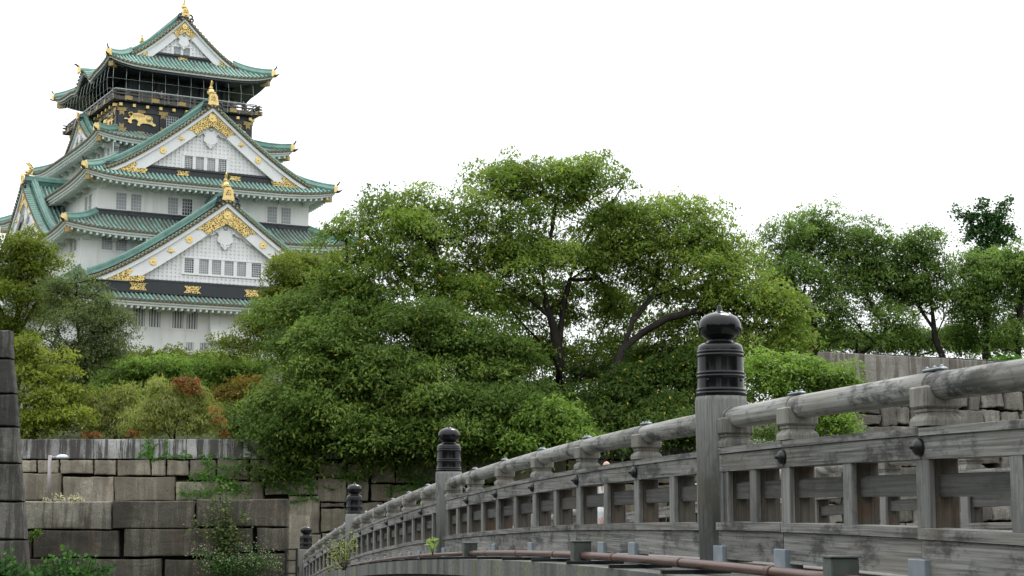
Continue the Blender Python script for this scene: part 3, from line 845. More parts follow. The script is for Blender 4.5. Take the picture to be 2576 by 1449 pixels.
# windows of the white walls
f3 = face('F', 17.7)
for a, b, dk in ((-9.95, -8.85, 0), (-8.35, -7.25, 0), (-4.30, -3.2, 0), (-2.70, -1.6, 1), (2.55, 3.65, 1), (7.05, 8.17, 0), (8.70, 9.80, 0)):
    window(f3, a, b, 31.22, 33.0, dark=bool(dk), nv=4, nh=5)
f3l = face('L', 12.0)
for a, b in ((12.95, 14.05), (14.55, 15.7)):
    window(f3l, a, b, 31.22, 33.0)
f2 = face('F', 19.3)
for a, b in ((-11.80, -10.65), (-10.3, -9.15)):
    window(f2, a, b, 26.55, 28.0)
f2l = face('L', 14.0)
for a, b in ((15.2, 16.3), (16.7, 17.8)):
    window(f2l, a, b, 26.5, 28.0)
f4 = face('F', 12.45)
for a, b in ((-8.4, -7.3), (-6.9, -5.8)):
    window(f4, a, b, 38.3, 39.5, nh=4)
f4l = face('L', 9.3)
for a, b in ((7.6, 8.6), (9.1, 10.1), (11.4, 12.4), (12.8, 13.6)):
    window(f4l, a, b, 37.6, 39.3)
f1 = face('F', 21.9)
for a, b in ((-8.95, -7.75), (-7.30, -6.10), (-4.80, -3.62), (-3.28, -2.10), (4.55, 5.75), (6.2, 7.4), (9.2, 10.4), (-13.2, -12.0)):
    window(f1, a, b, 18.4, 20.35, dark=True, nv=4, bars_v=True, surround=0.2)
for c in (-2.85, -1.35, 1.2, 2.8):
    window(f1, c - 0.38, c + 0.38, 16.2, 17.0, dark=True, nv=3, bars_v=True, surround=0.06)
bay = MB()          # flared stone-drop bay
fb = face('F', 21.9)
prf = [(20.8, 0.28), (19.0, 0.45), (18.0, 0.85), (17.35, 1.25)]
for i in range(3):
    (za, da), (zb_, db) = prf[i], prf[i + 1]
    bay.hexa([fb(-0.85, zb_, 0), fb(3.35, zb_, 0), fb(3.35, zb_, db), fb(-0.85, zb_, db), fb(-0.85, za, 0), fb(3.35, za, 0), fb(3.35, za, da), fb(-0.85, za, da)])
bay.box((-0.9, 0.0, 17.12), (3.4, 1.3, 17.35), lambda x, d, z: fb(x, z, d))
for c in (-0.6, 1.2, 3.1):
    bay.box((c - 0.16, 0.0, 16.9), (c + 0.16, 0.9, 17.12), lambda x, d, z: fb(x, z, d))
cb(bay, "stone_drop_bay", M['plaster'])
br = MB()           # beam ends under the eaves
for a, b, z, st in ((16.3, 21.9, 20.05, 3.1), (14.0, 19.3, 27.6, 3.0), (12.0, 17.7, 33.45, 3.0), (9.3, 12.45, 39.0, 3.0)):
    for k in 'FL':
        hw = a if k == 'F' else b; f = face(k, b if k == 'F' else a)
        n = int(2 * hw / st)
        for i in range(n + 1):
            c = -hw + 0.5 + (2 * hw - 1.0) * i / n
            br = MB()
            br.box((c - 0.3, 0.0, z), (c + 0.3, 0.75, z + 0.45), lambda x, d, w: f(x, w, d))
            br.box((c - 0.3, 0.0, z - 0.12), (c + 0.3, 0.4, z), lambda x, d, w: f(x, w, d))
            cb(br, "beam_end", M['soffit'])

# ---- top storey: core, balcony, net, reliefs
core = MB(); core.box((-5.6, -7.2, 44.9), (5.6, 7.2, 49.2)); cb(core, "inner_wall", M['dim'])
fi = face('F', 7.2)
for a, b in ((-4.9, -1.9), (2.6, 5.2), (-0.9, 1.2)):
    pn = MB(); pn.box((a, 0.0, 45.2), (b, 0.06, 46.9), lambda x, d, z: fi(x, z, d)); cb(pn, "wall_panel", M['blue'])
def pillar(x, y, r):
    q = MB(); q.box((x - r, y - r, 44.9), (x + r, y + r, 49.0)); cb(q, "inner_pillar", M['black'])
for x in (-5.3, -2.6, 0.0, 2.6, 5.3): pillar(x, -7.35, 0.2)
for y in (-3.6, 0, 3.6, 7.0):
    for sx in (-1, 1): pillar(sx * 5.8, y, 0.18)
for cx, flip in ((-2.9, 1), (3.7, -1)):      # gilded cranes
    g = MB()
    pts = [(-1.0, 0.55), (-0.5, 0.85), (-0.35, 1.2), (-0.2, 0.95), (0.1, 1.0), (0.9, 1.25), (1.2, 1.5), (0.95, 1.05), (0.5, 0.6), (0.95, 0.35), (0.75, 0.2), (0.2, 0.35), (-0.2, 0.3), (-0.6, 0.15), (-0.95, 0.05), (-0.6, 0.4)]
    g.prism([(cx + flip * x, 45.75 + z * 0.95) for x, z in (pts if flip > 0 else pts[::-1])], fi, 0.07, 0.14)
    cb(g, "gold_crane_relief", M['dullgold'])
BA, BB, BZ = 8.45, 10.4, 45.0
fl = MB(); fl.box((-BA, -BB, BZ - 0.12), (BA, BB, BZ + 0.05)); cb(fl, "balcony_floor", M['black'])
def rect_rail(name, a, b, z0, z1, th, mat, over=0.0):
    m = MB()
    for s in (-1, 1):
        m.box((-a - over, s * b - th, z0), (a + over, s * b + th, z1))
        m.box((s * a - th, -b - over, z0 + 0.002), (s * a + th, b + over, z1 + 0.002))
    return cb(m, name, mat)
rect_rail("balcony_beam", BA + 0.05, BB + 0.05, BZ - 0.05, BZ + 0.36, 0.16, M['brownrail'], 0.35)
rect_rail("balcony_rail", BA + 0.02, BB + 0.02, BZ + 0.62, BZ + 0.78, 0.09, M['brownrail'], 0.45)
rect_rail("balcony_rail", BA, BB, BZ + 0.98, BZ + 1.08, 0.07, M['brownrail'], 0.5)
rect_rail("steel_handrail", BA - 0.1, BB - 0.1, BZ + 1.22, BZ + 1.30, 0.05, M['wire'], 0.0)
pst = MB()
for k in 'FLRB':
    hw = BA if k in 'FB' else BB; f = face(k, BB if k in 'FB' else BA)
    n = 11 if k in 'FB' else 13
    for i in range(n + 1):
        c = -hw + 2 * hw * i / n
        pst.box((c - 0.14, -0.1, BZ), (c + 0.14, 0.1, BZ + 0.98), lambda x, d, z: f(x, z, d))
        gp = MB()
        if i % 2 == 1:
            gp.prism([(c - 0.5, BZ), (c + 0.5, BZ), (c + 0.4, BZ + 0.2), (c + 0.5, BZ + 0.38), (c + 0.2, BZ + 0.46), (c - 0.2, BZ + 0.46), (c - 0.5, BZ + 0.38), (c - 0.4, BZ + 0.2)], f, 0.22, 0.27)
        else:
            gp.ball(f(c, BZ + 0.12, 0.22), 0.12, 8)
        cb(gp, "balcony_fitting", M['dullgold'])
cb(pst, "balcony_posts", M['brownrail'])
# nailed beam-end caps and corner plates of the black storey
for k in 'FLRB':
    hw = 7.88 if k in 'FB' else 9.71; f = face(k, 9.71 if k in 'FB' else 7.88)
    n = 10 if k in 'FB' else 12
    for i in range(n + 1):
        c = -hw + 0.25 + (2 * hw - 0.5) * i / n
        gf = MB(); gf.box((c - 0.17, 0.0, 44.38), (c + 0.17, 0.45, 44.70), lambda x, d, z: f(x, z, d)); cb(gf, "gilded_beam_end", M['gold'])
    for c in (-hw + 0.45, -hw * 0.34, hw * 0.34, hw - 0.45):
        for z, up in ((44.05, -1), (41.75, 1)):
            gf = MB()
            gf.prism([(c - 0.62, z - 0.19), (c - 0.45, z), (c - 0.62, z + 0.19), (c + 0.62, z + 0.19), (c + 0.45, z), (c + 0.62, z - 0.19)], f, 0.14, 0.2)
            e1, e2 = (z - 0.21, z - 0.72) if up < 0 else (z + 0.21, z + 0.72)
            q = [(c - 0.26, e1), (c - 0.26, e2), (c, e2 + 0.2 * (1 if up < 0 else -1)), (c + 0.26, e2), (c + 0.26, e1)]
            gf.prism(q if up > 0 else q, f, 0.14, 0.2)
            cb(gf, "gold_corner_plate", M['dullgold'])
    for c in (-hw * 0.66, hw * 0.66):
        for z in (43.98, 41.55):
            gf = MB()
            gf.prism([(c + 0.5 * math.cos(a) * (1 - 0.15 * math.cos(4 * a)), z + 0.17 * math.sin(a) * (1 - 0.15 * math.cos(4 * a))) for a in [2 * math.pi * q_ / 20 for q_ in range(20)]], f, 0.14, 0.2)
            cb(gf, "gold_medallion", M['dullgold'])
bp = MB()
for k in 'FLRB':
    hw = 7.88 if k in 'FB' else 9.71; f = face(k, 9.71 if k in 'FB' else 7.88)
    for c in (-hw + 0.35, -hw * 0.34, hw * 0.34, hw - 0.35):
        bp.box((c - 0.35, 0.0, 41.2), (c + 0.35, 0.13, 44.3), lambda x, d, z: f(x, z, d))
    bp.box((-hw - 0.1, 0.0, 43.85), (hw + 0.1, 0.12, 44.3), lambda x, d, z: f(x, z, d))
    bp.box((-hw - 0.1, 0.0, 41.25), (hw + 0.1, 0.12, 41.85), lambda x, d, z: f(x, z, d))
cb(bp, "black_frame", M['black'])
for a, b in ((-2.2, -0.9), (-0.4, 0.9)):
    window(face('F', 9.71), a, b, 42.0, 43.8, dark=True, nv=5, nh=6, surround=0.05)
TG = [(1375, 660), (1400, 610), (1420, 592), (1480, 590), (1560, 605), (1600, 633), (1640, 636), (1690, 645), (1722, 670), (1732, 702), (1724, 740), (1745, 775), (1785, 800), (1778, 826), (1750, 830), (1710, 802), (1690, 792), (1640, 778), (1590, 775), (1560, 768), (1565, 782), (1535, 784), (1522, 776), (1532, 800), (1520, 816), (1485, 816), (1475, 795), (1495, 745), (1470, 710), (1430, 696), (1400, 702), (1385, 712), (1380, 735), (1392, 764), (1360, 770), (1322, 745), (1330, 715), (1310, 692), (1265, 697), (1255, 680), (1290, 668), (1330, 690)]
TT = [(1378, 660), (1345, 628), (1335, 597), (1355, 575), (1385, 580), (1410, 602)]
def tiger(fr, cx, flip, w=3.65):
    s = w / 530.0
    q = lambda p: (cx + flip * (p[0] - 1520) * s, 43.1 - ((p[1] - 700) - 0.125 * (p[0] - 1520)) * s * 0.95)
    m = MB()
    poly = [q(p) for p in TG]
    m.prism(poly if flip < 0 else poly[::-1], fr, 0.02, 0.20)
    m.tube([fr(*q(p), 0.12) for p in TT], 0.10, 6)
    c = q((1670, 700)); m.ball(fr(c[0], c[1], 0.2), 0.36, 10)
    c = q((1672, 700)); m.ball(fr(c[0], c[1], 0.16), 0.33, 12)
    m.mi = 1
    for i in range(8):
        x = 1405 + i * 25
        m.tube([fr(*q((x, 600 + i * 3)), 0.22), fr(*q((x + 12, 640 + i * 2)), 0.23), fr(*q((x + 4, 675)), 0.22)], [0.012, 0.03, 0.012], 4)
    for p in ((1648, 692), (1697, 698), (1670, 738)):
        c = q(p); m.ball(fr(c[0], c[1], 0.44), 0.06, 6)
    cb(m, "tiger_relief", [M['gold'], M['disc']])
tiger(face('F', 9.71), -5.35, 1); tiger(face('F', 9.71), 5.35, -1)
tiger(face('L', 7.88), 7.0, -1); tiger(face('L', 7.88), -5.5, 1)
# bird net round the balcony, bulging outwards from the eave
net = MB()
def net_off(z):
    t = (z - 45.0) / 3.75
    return 0.55 + 0.5 * math.sin(min(1.0, max(0.0, t)) * 2.2 + 0.55)
zs = [44.7, 45.2, 45.8, 46.5, 47.3, 48.1, 48.7]
for k in 'FLRB':
    hw = BA if k in 'FB' else BB; hd = BB if k in 'FB' else BA
    n = 12 if k in 'FB' else 15
    for i in range(n + 1):
        c = -hw + 2 * hw * i / n
        net.tube([face(k, hd + net_off(z))(c * (1 + 0.5 * net_off(z) / hw), z) for z in zs], 0.017, 4, False)
    for z in (45.9, 47.1, 48.6):
        o = net_off(z)
        net.tube([face(k, hd + o)(-hw - o * 0.5, z), face(k, hd + o)(hw + o * 0.5, z)], 0.017, 4, False)
for sx in (-1, 1):
    for sy in (-1, 1):
        for z in (45.9, 47.1, 48.6):
            o = net_off(z)
            net.tube([(sx * (BA + o * 0.5), sy * (BB + o), z), (sx * (BA + o * 0.88), sy * (BB + o * 0.88), z), (sx * (BA + o), sy * (BB + o * 0.5), z)], 0.017, 4, False)
cb(net, "bird_net", M['wire'])

# ------------------------------------------------------------------ bridge (own axes: x along, away from the camera; y to the outside; z up, origin on the near railing at its first post)
A_ = -0.2086
CA = 1.0 / math.sqrt(1 + A_ * A_)
Y1 = 14.2
BORG = Vector((A_ * Y1 + 4.757, Y1, 0.0))
BROT = math.atan2(CA, A_ * CA)
PZ = np.polyfit([6.0, 9.28, 10.98, 13.85, 15.1, 18.75, 21.5, 27.66, 29.86, 37.46, 40.3, 43.25, 47.4, 50.3, 53.7],
                [0.67, 0.705, 0.724, 0.740, 0.72, 0.645, 0.585, 0.364, 0.249, -0.116, -0.345, -0.566, -0.869, -1.126, -1.483], 4)
def zc(s):            # height of the handrail axis
    return float(np.polyval(PZ, Y1 + s * CA))
def sY(Y): return (Y - Y1) / CA
S0, S1 = sY(6.0), sY(54.8)
def railing(lat, label, detail=True):
    root = empty("bridge_railing", (BORG.x, BORG.y, 0), BROT)
    tag(root, label, "railing")
    W = lambda s, y, dz: (s, lat + y, zc(s) + dz)
    posts = [sY(Y1 + 13.5 * i) for i in range(4)]
    blocks = [sY(v) for v in (8.03, 10.29, 12.55, 13.93)]
    for i in range(3):
        blocks += [sY(v + 13.5 * i) for v in (16.48, 18.78, 21.0, 23.3, 25.5, 27.42)]
    # posts with black finials
    for s in posts:
        m = MB(); m.smooth = True
        b, t = zc(s) - 1.24, zc(s) + 0.205
        lean = lambda z: 0.018 * (z - zc(s) + 0.9)
        pr = [(0.222, b), (0.222, t - 0.05), (0.212, t - 0.015), (0.195, t)]
        rings = []
        for r, z in pr:
            rings.append([m.vert((s + r * math.cos(2 * math.pi * k / 28), lat + lean(z) + r * math.sin(2 * math.pi * k / 28), z)) for k in range(28)])
        for i in range(3):
            for k in range(28): m.face([rings[i][k], rings[i][(k + 1) % 28], rings[i + 1][(k + 1) % 28], rings[i + 1][k]])
        m.smooth = False; m.face(rings[-1]); m.face(rings[0][::-1])
        o = m.build("post", M['wood_z'], root, (0, 0, 0))
        g = MB(); g.smooth = True
        bead = lambda z, r: [(r, z - 0.011), (r + 0.005, z - 0.007), (r + 0.007, z), (r + 0.005, z + 0.007), (r, z + 0.011)]
        H = [(0.204, 0.0), (0.210, 0.004)] + bead(0.022, 0.204) + bead(0.050, 0.203) + [(0.202, 0.07), (0.199, 0.145)] + bead(0.165, 0.199) + bead(0.193, 0.199) + [(0.198, 0.21), (0.196, 0.325)] + bead(0.345, 0.196) + bead(0.373, 0.195) + [(0.195, 0.39), (0.193, 0.41), (0.182, 0.432), (0.155, 0.448),
             (0.122, 0.455), (0.110, 0.463), (0.106, 0.478), (0.112, 0.488), (0.140, 0.503), (0.163, 0.525), (0.178, 0.555), (0.183, 0.590), (0.179, 0.622), (0.164, 0.655), (0.136, 0.683), (0.098, 0.702), (0.060, 0.714), (0.036, 0.722), (0.024, 0.737), (0.018, 0.765), (0.012, 0.778), (0.001, 0.782)]
        g.lathe(H, 48, (s, lat + lean(t), t - 0.005))
        g.smooth = False
        for k in range(4):
            a = 0.7 + k * math.pi / 2
            g.ball((s + 0.2 * math.cos(a), lat + lean(t) + 0.2 * math.sin(a), t + 0.125), 0.014, 8)
        f = g.build("black_finial", M['lacquer'], root); f.parent = o
        n = MB(); n.smooth = True
        n.ball((s, lat - 0.23, zc(s) - 0.10), 0.045, 10, (1, 0.7, 1))
        f = n.build("nail_cover", M['iron'], root); f.parent = o
    # handrail pieces between the blocks
    cuts = sorted([S0] + blocks + [p for p in posts] + [S1])
    inside = lambda s: any(abs(s - p) < 0.15 for p in posts)
    for a, b in zip(cuts[:-1], cuts[1:]):
        if b - a < 0.12: continue
        m = MB(); m.smooth = True
        n = 6
        r0 = 0.098 if a > S0 else 0.1
        m.tube([W(a + (b - a) * k / n, 0, 0) for k in range(n + 1)], [0.095 - 0.007 * k / n for k in range(n + 1)], 20, True)
        m.build("handrail", M['log'], root)
    for s in blocks:
        m = MB()
        fn = lambda x, y, z: (s + x, lat + y, zc(s) + z)
        m.bbox((-0.115, -0.125, -0.135), (0.115, 0.125, 0.0), 0.012, fn)
        m.bbox((-0.095, -0.105, -0.16), (0.095, 0.105, -0.135), 0.004, fn)
        prof = [(0.088, -0.16), (0.092, -0.175), (0.112, -0.195), (0.118, -0.212), (0.118, -0.244)]
        for (ra, za), (rb, zb) in zip(prof[:-1], prof[1:]):
            m.hexa([fn(-rb, -rb * 1.06, zb), fn(rb, -rb * 1.06, zb), fn(rb, rb * 1.06, zb), fn(-rb, rb * 1.06, zb), fn(-ra, -ra * 1.06, za), fn(ra, -ra * 1.06, za), fn(ra, ra * 1.06, za), fn(-ra, ra * 1.06, za)])
        m.build("rail_block", M['block'], root)
        if detail and not inside(s + 0.0) and not any(abs(s - p) < 0.45 for p in posts):
            st = MB(); st.smooth = True
            sl = [(-0.15, 0.099), (-0.12, 0.106), (0.12, 0.106), (0.15, 0.099)]
            st.tube([fn(x, 0, z) for x, z in sl], [0.012, 0.03, 0.03, 0.012], 8, True, squash=0.35)
            for x in (-0.1, 0.0, 0.1): st.ball(fn(x, 0, 0.118), 0.014, 6)
            st.build("iron_strap", M['galv'], root)
            k = MB(); k.smooth = True
            prf = [(0.054, 0.0), (0.055, 0.012), (0.050, 0.030), (0.036, 0.045), (0.020, 0.051), (0.014, 0.054), (0.015, 0.066), (0.008, 0.074)]
            rings = [[k.vert(fn(r * math.cos(2 * math.pi * j / 20), 0.11 + d, -0.372 + r * math.sin(2 * math.pi * j / 20))) for j in range(20)] for r, d in prf]
            for i in range(len(rings) - 1):
                for j in range(20): k.face([rings[i][j], rings[i][(j + 1) % 20], rings[i + 1][(j + 1) % 20], rings[i + 1][j]])
            k.smooth = False; k.face(rings[-1])
            k.build("nail_cover", M['iron'], root)
    # boards: cap, upper beam, mid rail, lower cap, lower board, one piece per bay
    bay = [S0] + [s for s in blocks if not inside(s)] + [S1]
    bay = sorted(bay + posts)
    def strip(name, a, b, y0, y1, z0, z1, mat, slope=0.0, n=4):
        m = MB(); rows = []
        for k in range(n + 1):
            s = a + (b - a) * k / n
            rows.append([m.vert(W(s, y1, z0)), m.vert(W(s, y0, z0)), m.vert(W(s, y0, z1)), m.vert(W(s, (y0 + y1) / 2, z1 + slope)), m.vert(W(s, y1, z1))])
        for k in range(n):
            for j in range(5): m.face([rows[k][j], rows[k + 1][j], rows[k + 1][(j + 1) % 5], rows[k][(j + 1) % 5]])
        m.face(rows[0]); m.face(rows[-1][::-1])
        return m.build(name, mat, root)
    for a, b in zip(bay[:-1], bay[1:]):
        a += 0.21 if any(abs(a - p) < 0.01 for p in posts) else 0.0025
        b -= 0.21 if any(abs(b - p) < 0.01 for p in posts) else 0.0025
        j = random.uniform(-0.003, 0.003); j2 = random.uniform(-0.004, 0.004)
        strip("cap_board", a, b, -0.125, 0.125 + j, -0.300 + j2, -0.252 + j2, M['wood_x'], 0.012)
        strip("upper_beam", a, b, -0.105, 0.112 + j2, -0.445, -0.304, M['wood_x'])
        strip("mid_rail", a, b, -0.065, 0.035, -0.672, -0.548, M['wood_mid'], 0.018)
        strip("lower_cap_board", a, b, -0.15, 0.15 + j, -0.925 + j2, -0.862 + j2, M['wood_x'], 0.006)
        strip("lower_board", a, b, -0.06, 0.128 + j, -1.155 - abs(j2), -0.929 + j2, M['wood_x'])
    # balusters: a grey outer slip in front of the broad core, its brown darkened for shade
    bs = sorted(set(round(v, 3) for v in [s for s in blocks if not inside(s)] + [(a + b) / 2 for a, b in zip(bay[:-1], bay[1:])] + [p + d for p in posts for d in (-0.33, 0.36)]))
    for s in bs:
        fn = lambda x, y, z: (s + x, lat + y, zc(s) + z)
        wide = 0.088 if any(abs(s - b) < 0.02 for b in blocks) else 0.072
        m = MB(); m.bbox((-wide, 0.062, -0.868), (wide, 0.105, -0.440), 0.006, fn)
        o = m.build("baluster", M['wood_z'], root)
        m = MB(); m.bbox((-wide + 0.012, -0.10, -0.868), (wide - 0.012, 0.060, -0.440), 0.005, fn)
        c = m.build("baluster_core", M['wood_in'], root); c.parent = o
        if detail:
            g = MB()
            g.bbox((-0.115, 0.02, -1.20), (0.115, 0.165, -1.05), 0.005, fn)
            if any(abs(s - b) < 0.02 for b in blocks) or random.random() < 0.15:
                g.build("steel_bracket", M['galv'], root)
    if detail:
        ch = MB(); n = 60
        for k in range(n):
            a, b = S0 + (S1 - S0) * k / n, S0 + (S1 - S0) * (k + 1) / n
            ch.hexa([W(a, 0.05, -1.245), W(b, 0.05, -1.245), W(b, 0.23, -1.245), W(a, 0.23, -1.245), W(a, 0.05, -1.203), W(b, 0.05, -1.203), W(b, 0.23, -1.203), W(a, 0.23, -1.203)])
        ch.build("steel_channel", M['galv'], root)
    return root
BWID = 4.65
railing(0.0, "near grey timber railing with round handrail and black onion-shaped post finials")
railing(-BWID, "far grey timber railing across the bridge deck, seen through the near balusters", False)

bridge = empty("bridge", (BORG.x, BORG.y, 0), BROT)
tag(bridge, "arched bridge deck with stained concrete edge beam under the grey railing", "bridge")
dk, ebs = MB(), (MB(), MB()); N_ = 70
for k in range(N_):
    a, b = S0 + (S1 - S0) * k / N_, S0 + (S1 - S0) * (k + 1) / N_
    V = lambda s, y, dz: (s, y, zc(s) + dz)
    dk.hexa([V(a, -BWID - 0.02, -1.6), V(b, -BWID - 0.02, -1.6), V(b, 0.02, -1.6), V(a, 0.02, -1.6), V(a, -BWID - 0.02, -1.19), V(b, -BWID - 0.02, -1.19), V(b, 0.02, -1.19), V(a, 0.02, -1.19)])
    for eb, y0, y1 in ((ebs[0], 0.024, 0.84), (ebs[1], -BWID - 0.84, -BWID - 0.024)):
        eb.hexa([V(a, y0, -1.46), V(b, y0, -1.46), V(b, y1, -1.46), V(a, y1, -1.46), V(a, y0, -1.25), V(b, y0, -1.25), V(b, y1, -1.255), V(a, y1, -1.255)])
        eb.hexa([V(a, y0 + 0.15, -2.3), V(b, y0 + 0.15, -2.3), V(b, y1 - 0.25, -2.3), V(a, y1 - 0.25, -2.3), V(a, y0 + 0.15, -1.463), V(b, y0 + 0.15, -1.463), V(b, y1 - 0.25, -1.463), V(a, y1 - 0.25, -1.463)])
dk.build("deck", M['deck'], bridge); [eb.build("edge_beam", M['concrete'], bridge) for eb in ebs]
pr_ = MB()
for s in (4.0, 18.0, 32.0):
    pr_.tube([(s, -0.6, zc(s) - 2.2), (s, -0.6, -9.5)], 0.45, 14); pr_.tube([(s, -BWID + 0.6, zc(s) - 2.2), (s, -BWID + 0.6, -9.5)], 0.45, 14)
    pr_.box((s - 0.4, -BWID - 0.5, zc(s) - 2.6), (s + 0.4, 0.5, zc(s) - 2.28))
pr_.build("pier", M['concrete'], bridge)

# conduit along the ledge with its boxes
cond = empty("conduit_pipe", (BORG.x, BORG.y, 0), BROT)
tag(cond, "rust brown conduit pipe with grey boxes running along the concrete ledge", "pipe")
bxs = [sY(10.5), sY(16.9), sY(22.9)]
for a, b, r in ((S0, bxs[0], 0.036), (bxs[0], bxs[1], 0.036), (bxs[1], bxs[2], 0.034), (bxs[2], sY(46), 0.026)):
    p = MB(); p.smooth = True; n = 14
    yo = 0.56
    p.tube([(a + (b - a) * k / n, yo, zc(a + (b - a) * k / n) - 1.178) for k in range(n + 1)], r, 12)
    for k in range(1, 4):
        s = a + (b - a) * (k - 0.4) / 3.2
        p.tube([(s - 0.05, yo, zc(s) - 1.178), (s + 0.05, yo, zc(s) - 1.178)], r * 1.12, 12)
    p.build("pipe", M['rust'], cond)
for s in bxs:
    g = MB(); fn = lambda x, y, z: (s + x, 0.56 + y, zc(s) + z)
    g.bbox((-0.075, -0.09, -1.235), (0.075, 0.09, -1.045), 0.008, fn)
    g.box((-0.085, -0.1, -1.045), (0.085, 0.1, -1.035), fn)
    g.build("junction_box", M['boxm'], cond)
for k in range(22):
    s = S0 + 1.2 + k * 1.55
    if s > sY(46): break
    g = MB(); g.box((s - 0.022, 0.30, zc(s) - 1.252), (s + 0.022, 0.86, zc(s) - 1.222)); g.build("support_bar", M['iron'], cond)

# ------------------------------------------------------------------ ground, moat, terraces
g = MB()
xs = [-900, -300, -120, -60, -30, -19, -15.1, -14.8, -10, 0, 14, 14.4, 22, 26, 30, 60, 120, 300, 900]
ys = [-200, -20, 2, 5, 9, 12, 30, 50, 53, 60, 66, 69.9, 70.9, 80, 91.6, 92.6, 98, 106, 115, 130, 150, 165, 172, 200, 260, 400, 900, 3000]
def ground_z(x, y):
    if y <= 5: return -1.65
    if y < 12: return -1.65 - (y - 5) / 7 * 6.0
    if y < 53: return -7.65
    z = -3.0
    if y > 70.3 and x < -14.9: z = 0.0
    if y > 92.2: z = 3.3
    if y >= 98 and x >= 22: z = max(z, 7.0)
    if y > 110 and x < 20: z = max(z, min(9.5, 3.3 + (y - 110) * 0.11))
    return z
RWP = at(2060, 887, 80.0)
RWU = Vector((math.sin(PHI), math.cos(PHI), 0))
def RW_line(x): return RWP.y + (x - RWP.x) / RWU.x * RWU.y
g.grid([[(x, y, ground_z(x, y)) for x in xs] for y in ys])
tag(g.build("ground", M['earth']), kind="structure")
w = MB(); w.quad((-900, 8, -5.2), (900, 8, -5.2), (900, 53, -5.2), (-900, 53, -5.2))
tag(w.build("moat_water", M['water']), kind="structure")

# ------------------------------------------------------------------ stone walls
def stone(mb, corners, P, depth, tint, rough=0.05, inset=0.014, bulge=0.05, seed_pts=6, notch=None, bev=0.05):
    rough *= 0.55
    """one block: corners (x, z) ccw from lower left; edges wander a little; front face bulges"""
    ring = []
    for k in range(4):
        a, b = Vector((*corners[k], 0)), Vector((*corners[(k + 1) % 4], 0))
        nrm = Vector((-(b - a).y, (b - a).x, 0)).normalized()
        for i in range(seed_pts):
            t = i / seed_pts
            p = a.lerp(b, t)
            if i: p = p + nrm * random.uniform(-rough * 0.2, rough)
            else: p = p + (a.lerp(Vector((*corners[(k + 2) % 4], 0)), 0.5) - a).normalized() * random.uniform(0.2, 1.0) * rough
            ring.append(p)
    c = sum(ring, Vector((0, 0, 0))) / len(ring)
    def off(p, d):
        v = c - p; L_ = v.length
        return p + v * min(0.45, d / max(L_, 0.05))
    mb.tint = tint
    r0 = [mb.vert(P(*(off(p, inset)).xy, 0.0)) for p in ring]
    r1 = [mb.vert(P(*(off(p, inset)).xy, depth - bev)) for p in ring]
    r2 = [mb.vert(P(*(off(p, inset + bev * 0.5)).xy, depth - bev * 0.3)) for p in ring]
    r3 = [mb.vert(P(*(off(p, inset + bev * 1.6)).xy, depth + random.uniform(0, bulge * 0.15))) for p in ring]
    r4 = [mb.vert(P(*(p.lerp(c, 0.55)).xy, depth + random.uniform(bulge * 0.15, bulge * 0.4))) for p in ring]
    n = len(ring)
    for A, B in ((r0, r1), (r1, r2), (r2, r3), (r3, r4)):
        for k in range(n): mb.face([A[k], A[(k + 1) % n], B[(k + 1) % n], B[k]])
    mb.face(r4)

def frontal(Y, back=1.2):
    """plane facing the camera at distance Y"""
    return lambda x, z, d: (x, Y - d, z)
def px_rect(x0, y0, x1, y1, Y, jit=0.0):
    a, b = at(x0, y1, Y), at(x1, y1, Y); c, d = at(x1, y0, Y), at(x0, y0, Y)
    j = lambda: random.uniform(-jit, jit)
    return [(a.x + j(), a.z + j()), (b.x + j(), b.z + j()), (c.x + j(), c.z + j()), (d.x + j(), d.z + j())]
def core_box(mb, x0, x1, z0, z1, Y, th=2.0):
    mb.box((x0, Y + 0.001, z0), (x1, Y + th, z1))

# low dark wall in front
Yd = 70.0
low = empty("stone_wall", at(400, 1449, Yd)); low.location.z = -3.0
tag(low, "low wall of huge dark stone blocks behind the bushes, bottom left of the bridge", "wall")
m = MB()
P = frontal(Yd)
def rows_px(m, rows, Y, tints, jit=0.03, **kw):
    for (ya, yb, cuts) in rows:
        for (xa, xb) in cuts:
            stone(m, px_rect(xa, ya, xb, yb, Y, jit), P, 0.35, random.uniform(*tints), **kw)
SPX = lambda v: v * 0.3703
top = [(185, 770, 942, 1132, 0.97), (772, 1332, 936, 1126, 0.35), (1338, 1968, 926, 1111, 0.22)]
for a, b, ya, yb, t in top:
    stone(m, px_rect(SPX(a), 912.3 + SPX(ya), SPX(b), 912.3 + SPX(yb), Yd, 0.02), P, 0.35, t, rough=0.03)
for a, b, ya, yb, t in ((60, 232, 1140, 1322, .2), (240, 824, 1137, 1322, 0.25), (850, 1478, 1126, 1322, 0.34), (1478, 1722, 1118, 1286, 0.12), (1745, 1968, 1120, 1280, 0.2),
                        (60, 640, 1332, 1500, 0.22), (640, 1108, 1332, 1500, 0.3), (1130, 1560, 1332, 1520, 0.26), (1566, 1968, 1292, 1500, 0.1), (60, 700, 1505, 1700, .2), (705, 1330, 1505, 1700, .25), (1335, 1968, 1505, 1700, .2)):
    stone(m, px_rect(SPX(a), 912.3 + SPX(ya), SPX(b), 912.3 + SPX(yb), Yd, 0.04), P, 0.35, t, rough=0.05)
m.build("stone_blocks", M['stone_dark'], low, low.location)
c = MB()
x0, x1 = at(40, 1300, Yd).x, at(726, 1300, Yd).x
c.box((x0, Yd + 0.02, -3.2), (x1 - 0.1, Yd + 0.5, at(400, 1264, Yd).z)); c.build("wall_core", M['joint'], low, low.location)

